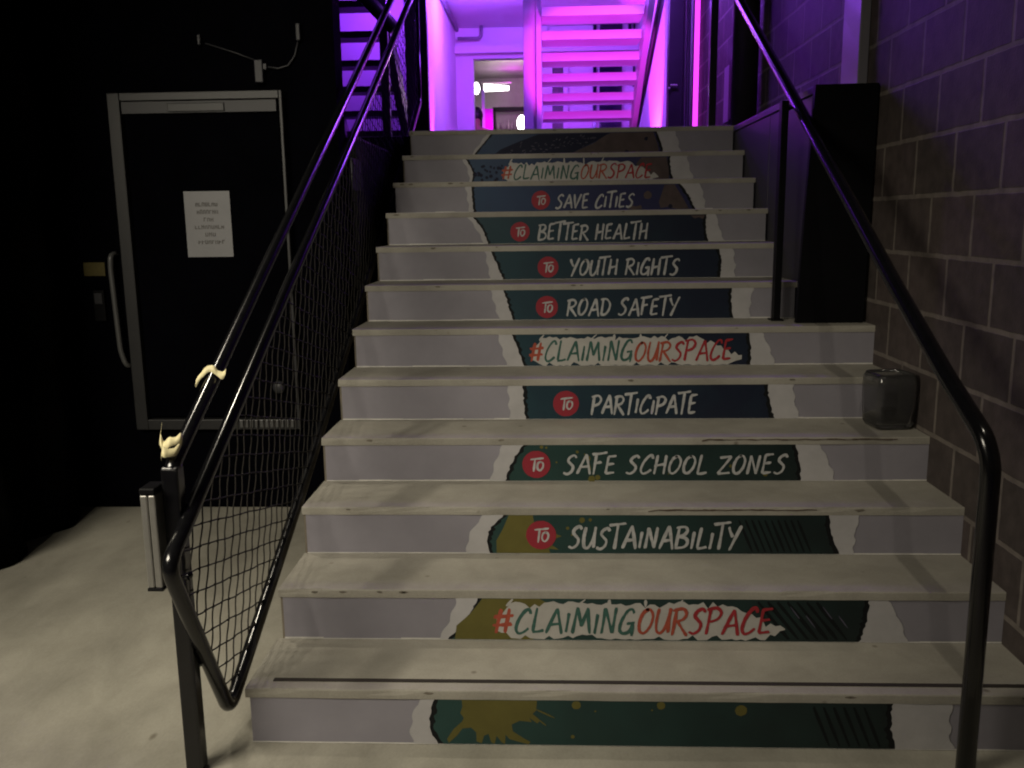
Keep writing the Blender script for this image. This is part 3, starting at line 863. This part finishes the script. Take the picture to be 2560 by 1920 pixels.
tape('tape_scrap', 'torn pale yellow tape arched over the left handrail with both ends sticking out',
     [(XP - .044, .170, 1.028), (XP - .034, .178, 1.046), (XP - .022, .18, 1.060), (XP - .008, .18, 1.071), (XP + .008, .18, 1.070), (XP + .020, .18, 1.058), (XP + .034, .18, 1.052), (XP + .043, .182, 1.064)], .0105, ax)
tape('tape_scrap', 'crumpled pale yellow tape knotted round the lower end of the left handrail',
     [(XP - .032, -.10, .966), (XP - .036, -.10, .946), (XP - .031, -.115, .934), (XP - .022, -.118, .920), (XP - .006, -.125, .929), (XP + .010, -.12, .932), (XP + .021, -.112, .938), (XP + .023, -.11, .928), (XP + .015, -.134, .908), (XP - .004, -.148, .908), (XP - .016, -.145, .912), (XP - .020, -.140, .895)], .0125, (0, .45, .9))

# ------------------------------------------------------------------ right railing
XR = 1.95
rr = thing('wall_handrail', 'black tubular right handrail bending down to the floor beside the block wall', 'handrail', (1.97, -.1, 0))
bm = bmesh.new()
rp = [(1.972, -.10, 0), (1.970, -.10, .86), (XR + .012, -.072, .925), (XR, .131, 1.040), (XR, .54, 1.262), (XR, 1.974, 2.077), (XR, 3.105, 2.705), (XR, 4.2, 3.31)]
tube(bm, fillet(rp, .065, 8), .0245, 18)
obj('rail', bm, M['black_paint'], rr)
bm = bmesh.new()
box(bm, 1.872, 1.902, 1.735, 1.785, 6 * H + .001, 1.98, 0, .002)
tube(bm, [(1.887, 1.76, 1.94), (XR, 1.80, 1.965)], .008, 8)
box(bm, 1.86, 1.914, 1.72, 1.80, 6 * H + .0005, 6 * H + .007, 0, .001)
obj('post', bm, M['black_satin'], rr)

# ------------------------------------------------------------------ dark hall wall with door
wall = thing('black_wall', 'matt black wall with a grey framed door left of the stairs', 'wall', (-2.4, 2.147, 0))
bm = bmesh.new()
box(bm, -6.0, -.175, 2.147, 2.30, 0, 4.6)
obj('wall_panel', bm, M['black_wall'], wall)
bm = bmesh.new()
yw = 2.147
def frame(bm, x0, x1, z0, z1, t, dep, mi=0):
    box(bm, x0, x0 + t, yw - dep, yw + .005, z0, z1, mi, .004)
    box(bm, x1 - t * .28, x1, yw - dep, yw + .005, z0, z1, mi, .004)
    box(bm, x0 + t, x1 - t * .28, yw - dep + .002, yw + .004, z1 - t * .62, z1, mi, .003)
    box(bm, x0 + t, x1 - t * .28, yw - dep + .002, yw + .004, z0, z0 + t * .85, mi, .003)
bmf = bmesh.new()
box(bmf, -1.23, -.46, yw - .018, yw - .004, .50, 2.07, 0)
door = obj('door', bmf, M['black_wall'], wall)
frame(bm, -1.295, -.430, .435, 2.118, .062, .05)
box(bm, -1.233, -.464, yw - .035, yw - .02, 2.02, 2.078, 1, .002)
box(bm, -1.0, -.72, yw - .043, yw - .0355, 2.026, 2.066, 0, .003)
obj('door_frame', bm, [M['door_frame'], M['door_trim']], door)
bm = bmesh.new()
for k in range(11):
    x = -.745 + k * .0265
    box(bm, x, x + .017, yw - .058, yw - .049, .447, .488, 0, .003)
obj('vent_grille', bm, M['steel_grey'], door)
bm = bmesh.new()
bmesh.ops.create_uvsphere(bm, u_segments=16, v_segments=10, radius=.034, matrix=Matrix.Translation((-.535, yw - .035, .655)) @ Matrix.Diagonal((1, .6, 1, 1)))
obj('door_knob', bm, M['door_trim'], door, True)

bm = bmesh.new()
tube(bm, fillet([(-1.335, yw, 1.345), (-1.345, yw - .055, 1.338), (-1.350, yw - .055, 1.27), (-1.338, yw - .055, .85), (-1.318, yw - .05, .775), (-1.305, yw, .765)], .04), .0135, 12)
tag(obj('pull_handle', bm, M['steel_grey']), 'long grey tubular pull handle upright on the black wall beside the door frame', 'handle')

bm = bmesh.new()
box(bm, -1.515, -1.405, yw - .006, yw - .001, 1.232, 1.300)
sg = obj('safety_sign', bm, M['yellow'])
tag(sg, 'small dim yellow rectangular sign on the black wall left of the pull handle', 'sign')
bm = bmesh.new()
box(bm, -1.475, -1.415, yw - .022, yw - .001, 1.00, 1.16, 0, .006)
box(bm, -1.465, -1.425, yw - .026, yw - .021, 1.09, 1.145, 1, .002)
kp = obj('keypad', bm, [M['black_satin'], M['door_trim']])
tag(kp, 'small dark keypad on the black wall below the yellow sign', 'keypad')

# paper notice: lines too blurred to read in the photo, printed here as short dark runs
note = thing('paper_notice', 'white paper notice with six short lines taped on the black door', 'notice', (-.85, yw - .02, 1.48))
bm = bmesh.new()
nx, nz = 6, 8
gv = [[bm.verts.new((-.962 + .232 * a / nx, yw - .0205 - .003 * sin(pi * a / nx) * sin(pi * b / nz), 1.322 + .324 * b / nz)) for b in range(nz + 1)] for a in range(nx + 1)]
for a in range(nx):
    for b in range(nz):
        bm.faces.new((gv[a][b], gv[a + 1][b], gv[a + 1][b + 1], gv[a][b + 1]))
sh = obj('sheet', bm, M['paper'], note, True)
bm = bmesh.new()
yt = yw - .0245
for (z, xa, xb, n) in ((1.572, -.905, -.790, 7), (1.535, -.900, -.790, 7), (1.498, -.868, -.815, 3), (1.461, -.915, -.765, 9), (1.424, -.865, -.808, 3), (1.387, -.903, -.765, 8)):
    stp = (xb - xa) / n
    for k in range(n):
        x = xa + k * stp
        hgt = random.uniform(.016, .021)
        quad(bm, [(x, yt, z), (x + stp * .22, yt, z), (x + stp * .26, yt, z + hgt), (x + stp * .04, yt, z + hgt)])
        if random.random() < .8:
            q = random.choice((0, .5, .8))
            quad(bm, [(x + stp * .2, yt - .0002, z + hgt * q), (x + stp * .75, yt - .0002, z + hgt * q), (x + stp * .75, yt - .0002, z + hgt * (q + .22)), (x + stp * .2, yt - .0002, z + hgt * (q + .22))])
        if random.random() < .6:
            quad(bm, [(x + stp * .58, yt - .0004, z), (x + stp * .78, yt - .0004, z), (x + stp * .78, yt - .0004, z + hgt), (x + stp * .60, yt - .0004, z + hgt)])
obj('printed_lines', bm, M['ink'], sh)

jb = thing('junction_box', 'small grey junction box with two drooping cables above the black door', 'junction box', (-.54, yw, 2.2))
bm = bmesh.new()
box(bm, -.562, -.52, yw - .035, yw - .001, 2.155, 2.262, 0, .005)
box(bm, -.521, -.502, yw - .03, yw - .005, 2.215, 2.245, 0, .003)
obj('box', bm, M['dim_white'], jb)
bm = bmesh.new()
tube(bm, [(-.502, yw - .012, 2.23), (-.45, yw - .012, 2.222), (-.40, yw - .012, 2.235), (-.365, yw - .012, 2.28), (-.345, yw - .012, 2.35)], .005, 6)
obj('cable', bm, M['door_trim'], jb, True)
bm = bmesh.new()
tube(bm, [(-.56, yw - .012, 2.262), (-.66, yw - .012, 2.30), (-.80, yw - .012, 2.345)], .004, 6)
obj('cable', bm, M['door_trim'], jb, True)
bm = bmesh.new()
box(bm, -.352, -.330, yw - .03, yw - .001, 2.345, 2.425, 0, .005)
obj('cable_end', bm, M['dim_white'], jb)
bm = bmesh.new()
box(bm, -.835, -.818, yw - .028, yw - .001, 2.335, 2.385, 0, .005)
obj('cable_end', bm, M['dim_white'], jb)

# black drape hanging at the left edge
bm = bmesh.new()
plan = smooth_line([(-1.78, 2.12), (-1.60, 2.02), (-1.52, 1.83), (-1.60, 1.70), (-1.665, 1.59), (-1.575, 1.47), (-1.52, 1.34), (-1.545, 1.25), (-1.70, 1.05), (-1.66, .85), (-1.80, .65), (-1.74, .45), (-1.95, .2), (-2.6, .1)], 6)
prev = None
for (x, y) in plan:
    colv = [bm.verts.new((x + .02 * sin(k * 2.1 + y * 9), y + .015 * sin(k * 1.7 + x * 7), .004 + 3.1 * k / 12)) for k in range(13)]
    if prev:
        for k in range(12): bm.faces.new((prev[k], colv[k], colv[k + 1], prev[k + 1]))
    prev = colv
bmesh.ops.recalc_face_normals(bm, faces=bm.faces[:])
dr = obj('black_drape', bm, M['drape'], None, True)
md = dr.modifiers.new('thick', 'SOLIDIFY'); md.thickness = .006
tag(dr, 'heavy black floor length drape in folds at the left edge', 'curtain')

# ------------------------------------------------------------------ right block wall and what hangs on it
bm = bmesh.new()
box(bm, W + .0005, W + FW, -6, 6.36, 0, 5.2)
tag(obj('block_wall', bm, M['blocks']), 'dark painted concrete block wall along the right of the stairs', 'wall')

bm = bmesh.new()
box(bm, W - .045, W - .001, 1.80, 2.035, 2.036, 5.0, 0, .004)
tk = obj('cable_trunking', bm, M['trunk'])
tag(tk, 'wide white vertical trunking on the block wall above the black cladding', 'trunking')

bm = bmesh.new()
tube(bm, [(W - .10, 3.86, TOP), (W - .10, 3.86, 5.2)], .085, 28)
tube(bm, [(W - .10, 3.86, 3.9), (W - .10, 3.86, 3.98)], .095, 28)
box(bm, W - .1, W - .001, 3.84, 3.88, 2.6, 2.63)
dp = obj('drainpipe', bm, M['dark_steel'])
tag(dp, 'thick black vertical pipe in front of the block wall at the stair top', 'pipe')

sw = thing('switch_plate', 'small pale upright control box low on the wall left of the thick pipe', 'switch', (W - .02, 4.75, 2.5))
bm = bmesh.new(); box(bm, W - .035, W - .001, 4.66, 4.92, 2.2, 2.62, 0, .008); obj('plate', bm, M['trunk'], sw)
bm = bmesh.new(); box(bm, W - .05, W - .001, 4.56, 4.655, 2.2, 2.63, 0, .004); obj('cover', bm, M['black_satin'], sw)

cl = thing('stair_cladding', 'black box cladding standing on the sixth step between the stairs and block wall', 'cladding', (2.1, 1.65, 6 * H))
bm = bmesh.new()
# front face leans a little: foot 4 cm further left than the top
v = [(1.946, 1.632, 6 * H + .002), (2.236, 1.632, 6 * H + .002), (2.245, 1.632, 2.032), (1.982, 1.632, 2.030)]
w_ = [(a[0], a[1] + .03, a[2]) for a in v]
vv = [bm.verts.new(p) for p in v] + [bm.verts.new(p) for p in w_]
for idx in ((0, 1, 2, 3), (7, 6, 5, 4), (0, 4, 5, 1), (1, 5, 6, 2), (2, 6, 7, 3), (3, 7, 4, 0)):
    bm.faces.new([vv[k] for k in idx])
bmesh.ops.recalc_face_normals(bm, faces=bm.faces[:])
obj('front_panel', bm, M['black_satin'], cl)
for a, b in ((1.690, 2.47), (2.476, 3.40)):
    bm = bmesh.new()
    box(bm, 2.000, 2.022, a, b, 6 * H + .004, 2.000, 0, .002)
    obj('side_panel', bm, M['clad_lit'], cl)
bm = bmesh.new()
box(bm, 1.992, 2.250, 1.662, 3.42, 2.0015, 2.034, 0, .003)
obj('capping', bm, M['clad_lit'], cl)

# smoked glass lantern on the fourth tread
vase = thing('glass_lantern', 'square smoked glass candle lantern standing on a step against the block wall', 'lantern', (2.16, 1.08, 4 * H))
def rsq(cx, cy, hw, rad, z, n=6, rot=0.12):
    out = []
    for (sx, sy, a0) in ((1, 1, 0), (-1, 1, 90), (-1, -1, 180), (1, -1, 270)):
        for k in range(n + 1):
            a = radians(a0 + 90 * k / n)
            x = sx * (hw - rad) + rad * cos(a); y = sy * (hw - rad) + rad * sin(a)
            out.append((cx + x * cos(rot) - y * sin(rot), cy + x * sin(rot) + y * cos(rot), z))
    return out
bm = bmesh.new()
z4 = 4 * H
prof = [(.052, .0015), (.066, .004), (.074, .02), (.078, .09), (.080, .16), (.078, .195), (.070, .214), (.063, .214), (.071, .19), (.073, .16), (.071, .09), (.066, .026), (.05, .018)]
rings = [[bm.verts.new(p) for p in rsq(2.160, 1.085, hw, hw * .34, z4 + zz)] for hw, zz in prof]
for a, b in zip(rings[:-1], rings[1:]):
    n = len(a)
    for k in range(n): bm.faces.new((a[k], a[(k + 1) % n], b[(k + 1) % n], b[k]))
bm.faces.new(rings[0][::-1]); bm.faces.new(rings[-1])
bmesh.ops.recalc_face_normals(bm, faces=bm.faces[:])
obj('glass_body', bm, M['smoked'], vase, True)
bm = bmesh.new()
bmesh.ops.create_cone(bm, cap_ends=True, segments=20, radius1=.03, radius2=.03, depth=.05, matrix=Matrix.Translation((2.16, 1.085, z4 + .046)))
obj('candle', bm, M['black_satin'], vase)

# ------------------------------------------------------------------ black panel beside the upper steps on the left
ap = thing('side_cladding', 'black sheet cladding with a grey plate beside the upper left steps', 'cladding', (-.13, 2.8, 0))
bm = bmesh.new()
box(bm, -.16, -.128, 2.32, 3.27, 0, 1.90, 0, .004)
obj('panel', bm, M['black_satin'], ap)
bm = bmesh.new(); box(bm, -.1275, -.120, 2.18, 2.42, 1.645, 1.80, 0, .002); obj('plate', bm, M['dim_white'], ap)
bm = bmesh.new(); box(bm, -.165, -.123, 2.31, 3.28, 1.9005, 1.915, 0, .002); obj('capping', bm, M['door_trim'], ap)

# ------------------------------------------------------------------ upper corridor
XL = -.5717
bm = bmesh.new()
box(bm, XL - .22, XL, 8.45, 12.09, TOP, 4.42)
tag(obj('corridor_wall', bm, M['white']), 'white corridor wall washed by a pink stripe of light left of the doorway', 'wall')

bwall = thing('end_wall', 'white end wall of the corridor with an open doorway to a grey room', 'wall', (0, 12.1, TOP))
bm = bmesh.new()
box(bm, -1.6, -.303, 12.1, 12.3, TOP, 4.42)
box(bm, -.303, .72, 12.1, 12.3, 3.965, 4.42)
box(bm, .72, 3.2, 12.1, 12.3, TOP, 4.42)
obj('wall', bm, M['white'], bwall)
bm = bmesh.new()
box(bm, XL + .001, 2.25, 11.93, 12.099, 4.02, 4.13, 0, .004)
obj('ledge', bm, M['white'], bwall)
# glazed doors behind the pink stair
bm = bmesh.new()
for (a, b) in ((.765, .925), (1.096, 1.173)):
    box(bm, a, b, 12.04, 12.099, TOP, 4.02, 0, .004)
box(bm, .765, .86, 12.04, 12.099, 4.18, 4.42, 0, .004)
box(bm, .865, 1.173, 12.035, 12.098, 4.021, 4.16, 0, .004)
box(bm, .926, 1.095, 12.06, 12.097, TOP, 4.018, 1)
obj('white_door', bm, [M['white'], M['glass_grey']], bwall)
bm = bmesh.new()
box(bm, 1.655, 2.003, 12.05, 12.099, TOP, 3.98, 0)
box(bm, 1.655, 2.003, 12.05, 12.099, 4.27, 4.42, 0)
box(bm, 1.555, 1.608, 12.06, 12.099, TOP, 4.42, 0)
box(bm, 2.09, 2.14, 12.06, 12.099, 3.95, 4.42, 0)
box(bm, 2.17, 2.20, 12.06, 12.099, 3.5, 4.42, 0)
obj('dark_window', bm, M['glass_dark'], bwall)

# room beyond the doorway
bm = bmesh.new()
box(bm, -1.6, 2.6, 18.0, 18.2, TOP, 4.7)
box(bm, -1.8, -1.6, 12.31, 18.2, TOP, 4.6)
box(bm, 2.6, 2.8, 12.31, 18.2, TOP, 4.6)
box(bm, -1.6, 2.6, 12.31, 18.0, 4.56, 4.7)
tag(obj('back_room', bm, M['grey_wall']), 'dim grey room with low ceiling seen through the corridor doorway', 'room')
bar = thing('bar_shelf', 'dark framed back bar with pale bottles beyond the corridor doorway', 'bar shelf', (.4, 17.9, TOP))
bm = bmesh.new(); box(bm, -.32, 1.6, 17.80, 17.9, 3.86, 3.93, 0); box(bm, -.35, -.29, 17.80, 17.9, TOP, 3.93, 0); obj('frame', bm, M['black_satin'], bar)
bm = bmesh.new()
for row, zz in enumerate((3.10, 3.42)):
    for k in range(16):
        x = -.22 + k * .1 + random.uniform(-.02, .02); r = random.uniform(.03, .042); hh = random.uniform(.18, .26)
        tube(bm, [(x, 17.82, zz), (x, 17.82, zz + hh * .65), (x, 17.82, zz + hh * .75), (x, 17.82, zz + hh)], lambda q, r=r: r if q < 2 else r * .4, 8)
    box(bm, -.28, 1.6, 17.74, 17.9, zz - .03, zz - .002)
obj('bottles', bm, M['bottle'], bar)

lt = thing('tube_lamp', 'bright white horizontal tube lamp glowing in the grey room', 'lamp', (.2, 17.6, 4.0))
bm = bmesh.new(); tube(bm, [(-.48, 17.0, 4.225), (.04, 17.0, 4.21)], lambda k: .075 if k == 0 else .045, 14); obj('tube', bm, M['lamp_white'], lt)
bm = bmesh.new(); box(bm, -.52, .10, 16.97, 17.03, 4.305, 4.33); obj('fitting', bm, M['grey_wall'], lt)
bm = bmesh.new()
bmesh.ops.create_uvsphere(bm, u_segments=18, v_segments=12, radius=.075, matrix=Matrix.Translation((-.422, 14.2, 3.82)) @ Matrix.Diagonal((.8, .8, 1.4, 1)))
tag(obj('wall_lamp', bm, M['lamp_white'], None, True), 'small glowing white lamp just inside the left doorway jamb', 'lamp')
gl = thing('globe_lamp', 'bright oval white globe lamp low behind the violet column', 'lamp', (.46, 15.2, TOP))
bm = bmesh.new()
bmesh.ops.create_uvsphere(bm, u_segments=20, v_segments=14, radius=.10, matrix=Matrix.Translation((.370, 14.6, 3.248)) @ Matrix.Diagonal((.85, .85, 1.45, 1)))
obj('globe', bm, M['lamp_white'], gl, True)
bm = bmesh.new(); tube(bm, [(.370, 14.6, TOP), (.370, 14.6, 3.12)], .012, 8); obj('stem', bm, M['black_satin'], gl)

pp = thing('magenta_screen', 'magenta lit upright screen with a pale post just beyond the doorway', 'screen', (-.1, 13.6, TOP))
bm = bmesh.new(); box(bm, -.237, -.098, 13.6, 13.64, TOP, 3.395, 0); obj('panel', bm, M['magenta'], pp)
bm = bmesh.new(); box(bm, -.286, -.238, 13.58, 13.66, TOP, 3.708, 0); obj('post', bm, M['white'], pp)
lamp('pink_uplight', 'SPOT', (-.1, 12.6, 2.3), PINK, 120, .05, (-.15, 13.6, 3.1), 60, .6)

# person half hidden behind the doorway jamb
def skin_fig(name, verts, edges, radii, m, parent):
    me = bpy.data.meshes.new(name)
    me.from_pydata(verts, edges, [])
    me.materials.append(m)
    o = bpy.data.objects.new(name, me)
    COL.objects.link(o)
    md = o.modifiers.new('skin', 'SKIN')
    for k, r in enumerate(radii):
        me.skin_vertices[0].data[k].radius = (r, r)
    me.skin_vertices[0].data[0].use_root = True
    o.modifiers.new('sub', 'SUBSURF').render_levels = 2
    if parent is not None:
        o.parent = parent
        o.matrix_parent_inverse = Matrix.Translation(-Vector(parent.location))
    return o
px, py, pz = -.335, 12.95, TOP - .02
per = thing('person', 'person with long dark hair and bare shoulder seated half behind the doorway jamb', 'person', (px, py, pz))
V = [(0, 0, .52), (0, .0, .72), (0, 0, .90), (0, 0, 1.0), (0, 0, 1.10), (0, -.01, 1.2), (0, -.02, 1.26),
     (.17, 0, .93), (.22, .02, .72), (.16, -.18, .62), (-.17, 0, .93), (-.22, .02, .72), (-.16, -.18, .62),
     (.10, -.02, .50), (.13, -.42, .50), (.13, -.40, .08), (.13, -.52, .04), (-.10, -.02, .50), (-.13, -.42, .50), (-.13, -.40, .08), (-.13, -.52, .04)]
Ed = [(0, 1), (1, 2), (2, 3), (3, 4), (4, 5), (5, 6), (2, 7), (7, 8), (8, 9), (2, 10), (10, 11), (11, 12), (0, 13), (13, 14), (14, 15), (15, 16), (0, 17), (17, 18), (18, 19), (19, 20)]
Rd = [.13, .12, .12, .055, .08, .095, .07, .06, .045, .03, .06, .045, .03, .085, .065, .045, .035, .085, .065, .045, .035]
skin_fig('body', [(px + a, py + b, pz + c) for a, b, c in V], Ed, Rd, M['skin'], per)
bm = bmesh.new()
bmesh.ops.create_uvsphere(bm, u_segments=16, v_segments=12, radius=.118, matrix=Matrix.Translation((px, py + .02, pz + 1.20)) @ Matrix.Diagonal((.95, 1, 1.15, 1)))
tube(bm, [(px, py + .06, pz + 1.2), (px, py + .09, pz + 1.02), (px, py + .10, pz + .90)], lambda k: (.10, .09, .05)[k], 12)
obj('hair', bm, M['hair'], per, True)
bm = bmesh.new()
tube(bm, [(px, py, pz + .50), (px, py, pz + .66), (px, py, pz + .86)], lambda k: (.17, .15, .155)[k], 16)
obj('top', bm, M['cloth'], per, True)
st_ = thing('stool', 'dark bar stool under the seated person', 'stool', (px, py, pz))
bm = bmesh.new(); tube(bm, [(px, py, pz + .40), (px, py, pz + .44)], .18, 20); obj('seat', bm, M['black_satin'], st_)
for sx, sy in ((1, 1), (1, -1), (-1, 1), (-1, -1)):
    bm = bmesh.new(); tube(bm, [(px + .16 * sx, py + .16 * sy, pz), (px + .12 * sx, py + .12 * sy, pz + .40)], .014, 8); obj('leg', bm, M['black_satin'], st_)

# conduit along the corridor ceiling
cd = thing('conduit_pipe', 'thin conduit pipe turning along the corridor wall under the ceiling', 'pipe', (XL, 10, 4.6))
bm = bmesh.new()
tube(bm, [(XL + .03, 9.0, 4.385), (XL + .03, 12.05, 4.385)], .03, 10)
obj('wall_run', bm, M['trunk'], cd, True)
bm = bmesh.new()
tube(bm, fillet([(XL + .05, 11.95, 4.235), (-.162, 11.95, 4.235), (-.155, 11.95, 4.42)], .07), .026, 10)
obj('cross_run', bm, M['trunk'], cd, True)

# column in front of the stair
co = thing('column', 'slim white column glowing violet between the doorway and the pink stair', 'column', (.7, 6.5, TOP))
bm = bmesh.new(); box(bm, .628, .747, 6.36, 6.5, TOP, 5.0, 0, .003); obj('shaft', bm, M['white'], co)
bm = bmesh.new(); box(bm, .748, .797, 6.33, 6.5, TOP, 5.0, 0, .003); e_ = obj('edge_trim', bm, M['white'], co); e_['label'] = 'narrow edge of the column lit bright pink'

# pink open-riser stair coming down towards the back
ps = thing('open_stair', 'open riser stair with white treads lit pink at the end of the stairs', 'staircase', (1.28, 6.5, TOP))
zt = [3.50, 3.345, 3.19, 3.042, 2.892, 2.737, 2.587, 2.437, 2.287]
for k, z in enumerate(zt):
    y = 5.93 + .27 * k
    bm = bmesh.new()
    box(bm, .800, 1.715 + .010 * k, y, y + .37, z - .040, z + .040, 0, .004)
    obj('tread', bm, M['white'], ps)
def slant(bm, x0, x1, ya, za, yb, zb, dep):
    vs = [(x0, ya, za), (x1, ya, za), (x1, yb, zb), (x0, yb, zb)]
    a = [bm.verts.new(p) for p in vs]
    b = [bm.verts.new((p[0], p[1], p[2] - dep)) for p in vs]
    for idx in ((0, 1, 2, 3),): bm.faces.new([a[q] for q in idx])
    bm.faces.new([b[q] for q in (3, 2, 1, 0)])
    for q in range(4):
        bm.faces.new((a[q], b[q], b[(q + 1) % 4], a[(q + 1) % 4]))
    bmesh.ops.recalc_face_normals(bm, faces=bm.faces[:])
bm = bmesh.new(); slant(bm, 1.742, 1.795, 5.3, 3.98, 8.4, 2.13, .25); obj('stringer', bm, M['white'], ps)
bm = bmesh.new(); tube(bm, [(1.87, 5.2, 3.73), (1.87, 8.2, 2.50)], .022, 10); obj('handrail', bm, M['trunk'], ps, True)
bm = bmesh.new(); slant(bm, 1.825, 1.84, 5.3, 3.68, 8.3, 2.40, .10); obj('glass_edge', bm, M['trunk'], ps)

# far right: white wall, frame, dark posts, glowing strip for the pink jamb
bm = bmesh.new()
box(bm, 2.255, 2.40, 7.9, 12.09, TOP, 4.42)
tag(obj('far_wall', bm, M['white']), 'white side wall glowing pink between the open stair and the dark post', 'wall')
bm = bmesh.new()
box(bm, 1.985, 2.115, 6.40, 6.55, TOP, 4.9, 0)
for xx in (2.125, 2.150, 2.172): box(bm, xx, xx + .012, 6.42, 6.5, TOP, 4.9, 0)
box(bm, 2.25, 2.40, 6.36, 7.88, TOP, 4.9, 0)
tag(obj('door_pier', bm, M['dark_steel']), 'dark pier between the pink far wall and the block wall end', 'pier')
ls = thing('pink_jamb_strip', 'thin vertical glowing strip for the pink lit jamb ending the block wall', 'jamb strip', (2.2, 6.3, TOP))  # emissive strip added in place of a jamb lit pink
bm = bmesh.new(); box(bm, 2.205, 2.248, 6.31, 6.33, TOP, 4.8, 0); obj('glow_face', bm, M['jamb_glow'], ls)
bm = bmesh.new(); box(bm, 2.195, 2.250, 6.331, 6.355, TOP, 4.8, 0); obj('backing', bm, M['dark_steel'], ls)
bm = bmesh.new(); box(bm, 2.0, 2.052, 4.30, 4.36, TOP, 4.6, 0, .003)
tag(obj('steel_post', bm, M['dark_steel']), 'slim black steel post rising at the stair top before the block wall', 'post')
# dark coat-like fixture with a shiny clasp by the pier
bm = bmesh.new()
for k in range(4):
    bmesh.ops.create_icosphere(bm, subdivisions=2, radius=.013, matrix=Matrix.Translation((1.985 + .022 * k, 6.36, 2.66 + (.02, .045, .045, .043)[k])))
tag(obj('chrome_hooks', bm, M['alu']), 'row of tiny shiny hooks on the dark pier beside the pink wall', 'hooks')

# ------------------------------------------------------------------ black steel stair at upper left, seen through the net
bs = thing('steel_stair', 'black open steel stair seen through the net with violet light behind', 'staircase', (-.9, 6.3, TOP))
zz = [3.60, 3.46, 3.24, 3.02, 2.81, 2.60, 2.42]
for k, z in enumerate(zz):
    bm = bmesh.new(); y = 6.0 + .24 * k
    box(bm, -1.35, -.70, y, y + .25, z - .03, z + .03, 0, .003)
    obj('tread', bm, M['dark_steel'], bs)
bm = bmesh.new(); slant(bm, -1.36, -1.30, 5.6, 4.1, 8.0, 2.1, .22); obj('stringer', bm, M['trunk'], bs)
bm = bmesh.new(); slant(bm, -.70, -.62, 5.7, 4.05, 7.9, 2.2, .26); obj('stringer', bm, M['dark_steel'], bs)
bm = bmesh.new(); box(bm, -3.2, XL - .225, 8.47, 8.6, TOP, 4.6)
tag(obj('stair_backdrop_wall', bm, M['white']), 'white wall glowing violet behind the black steel stair', 'wall')
bm = bmesh.new()
tube(bm, [(-.95, 5.0, 3.62), (-.35, 5.0, 2.98)], .055, 14)
tag(obj('diagonal_brace', bm, M['dark_steel'], None, True), 'thick black diagonal brace crossing before the steel stair', 'brace')
for lab, x0, x1, y in (('wide black upright post nearest the white corridor wall', -.30, -.12, 5.2), ('narrow black upright post left of the wide one behind the net', -.545, -.475, 5.4)):
    bm = bmesh.new(); box(bm, x0, x1, y, y + .06, TOP, 4.6, 0, .003)
    tag(obj('black_post', bm, M['dark_steel']), lab, 'post')
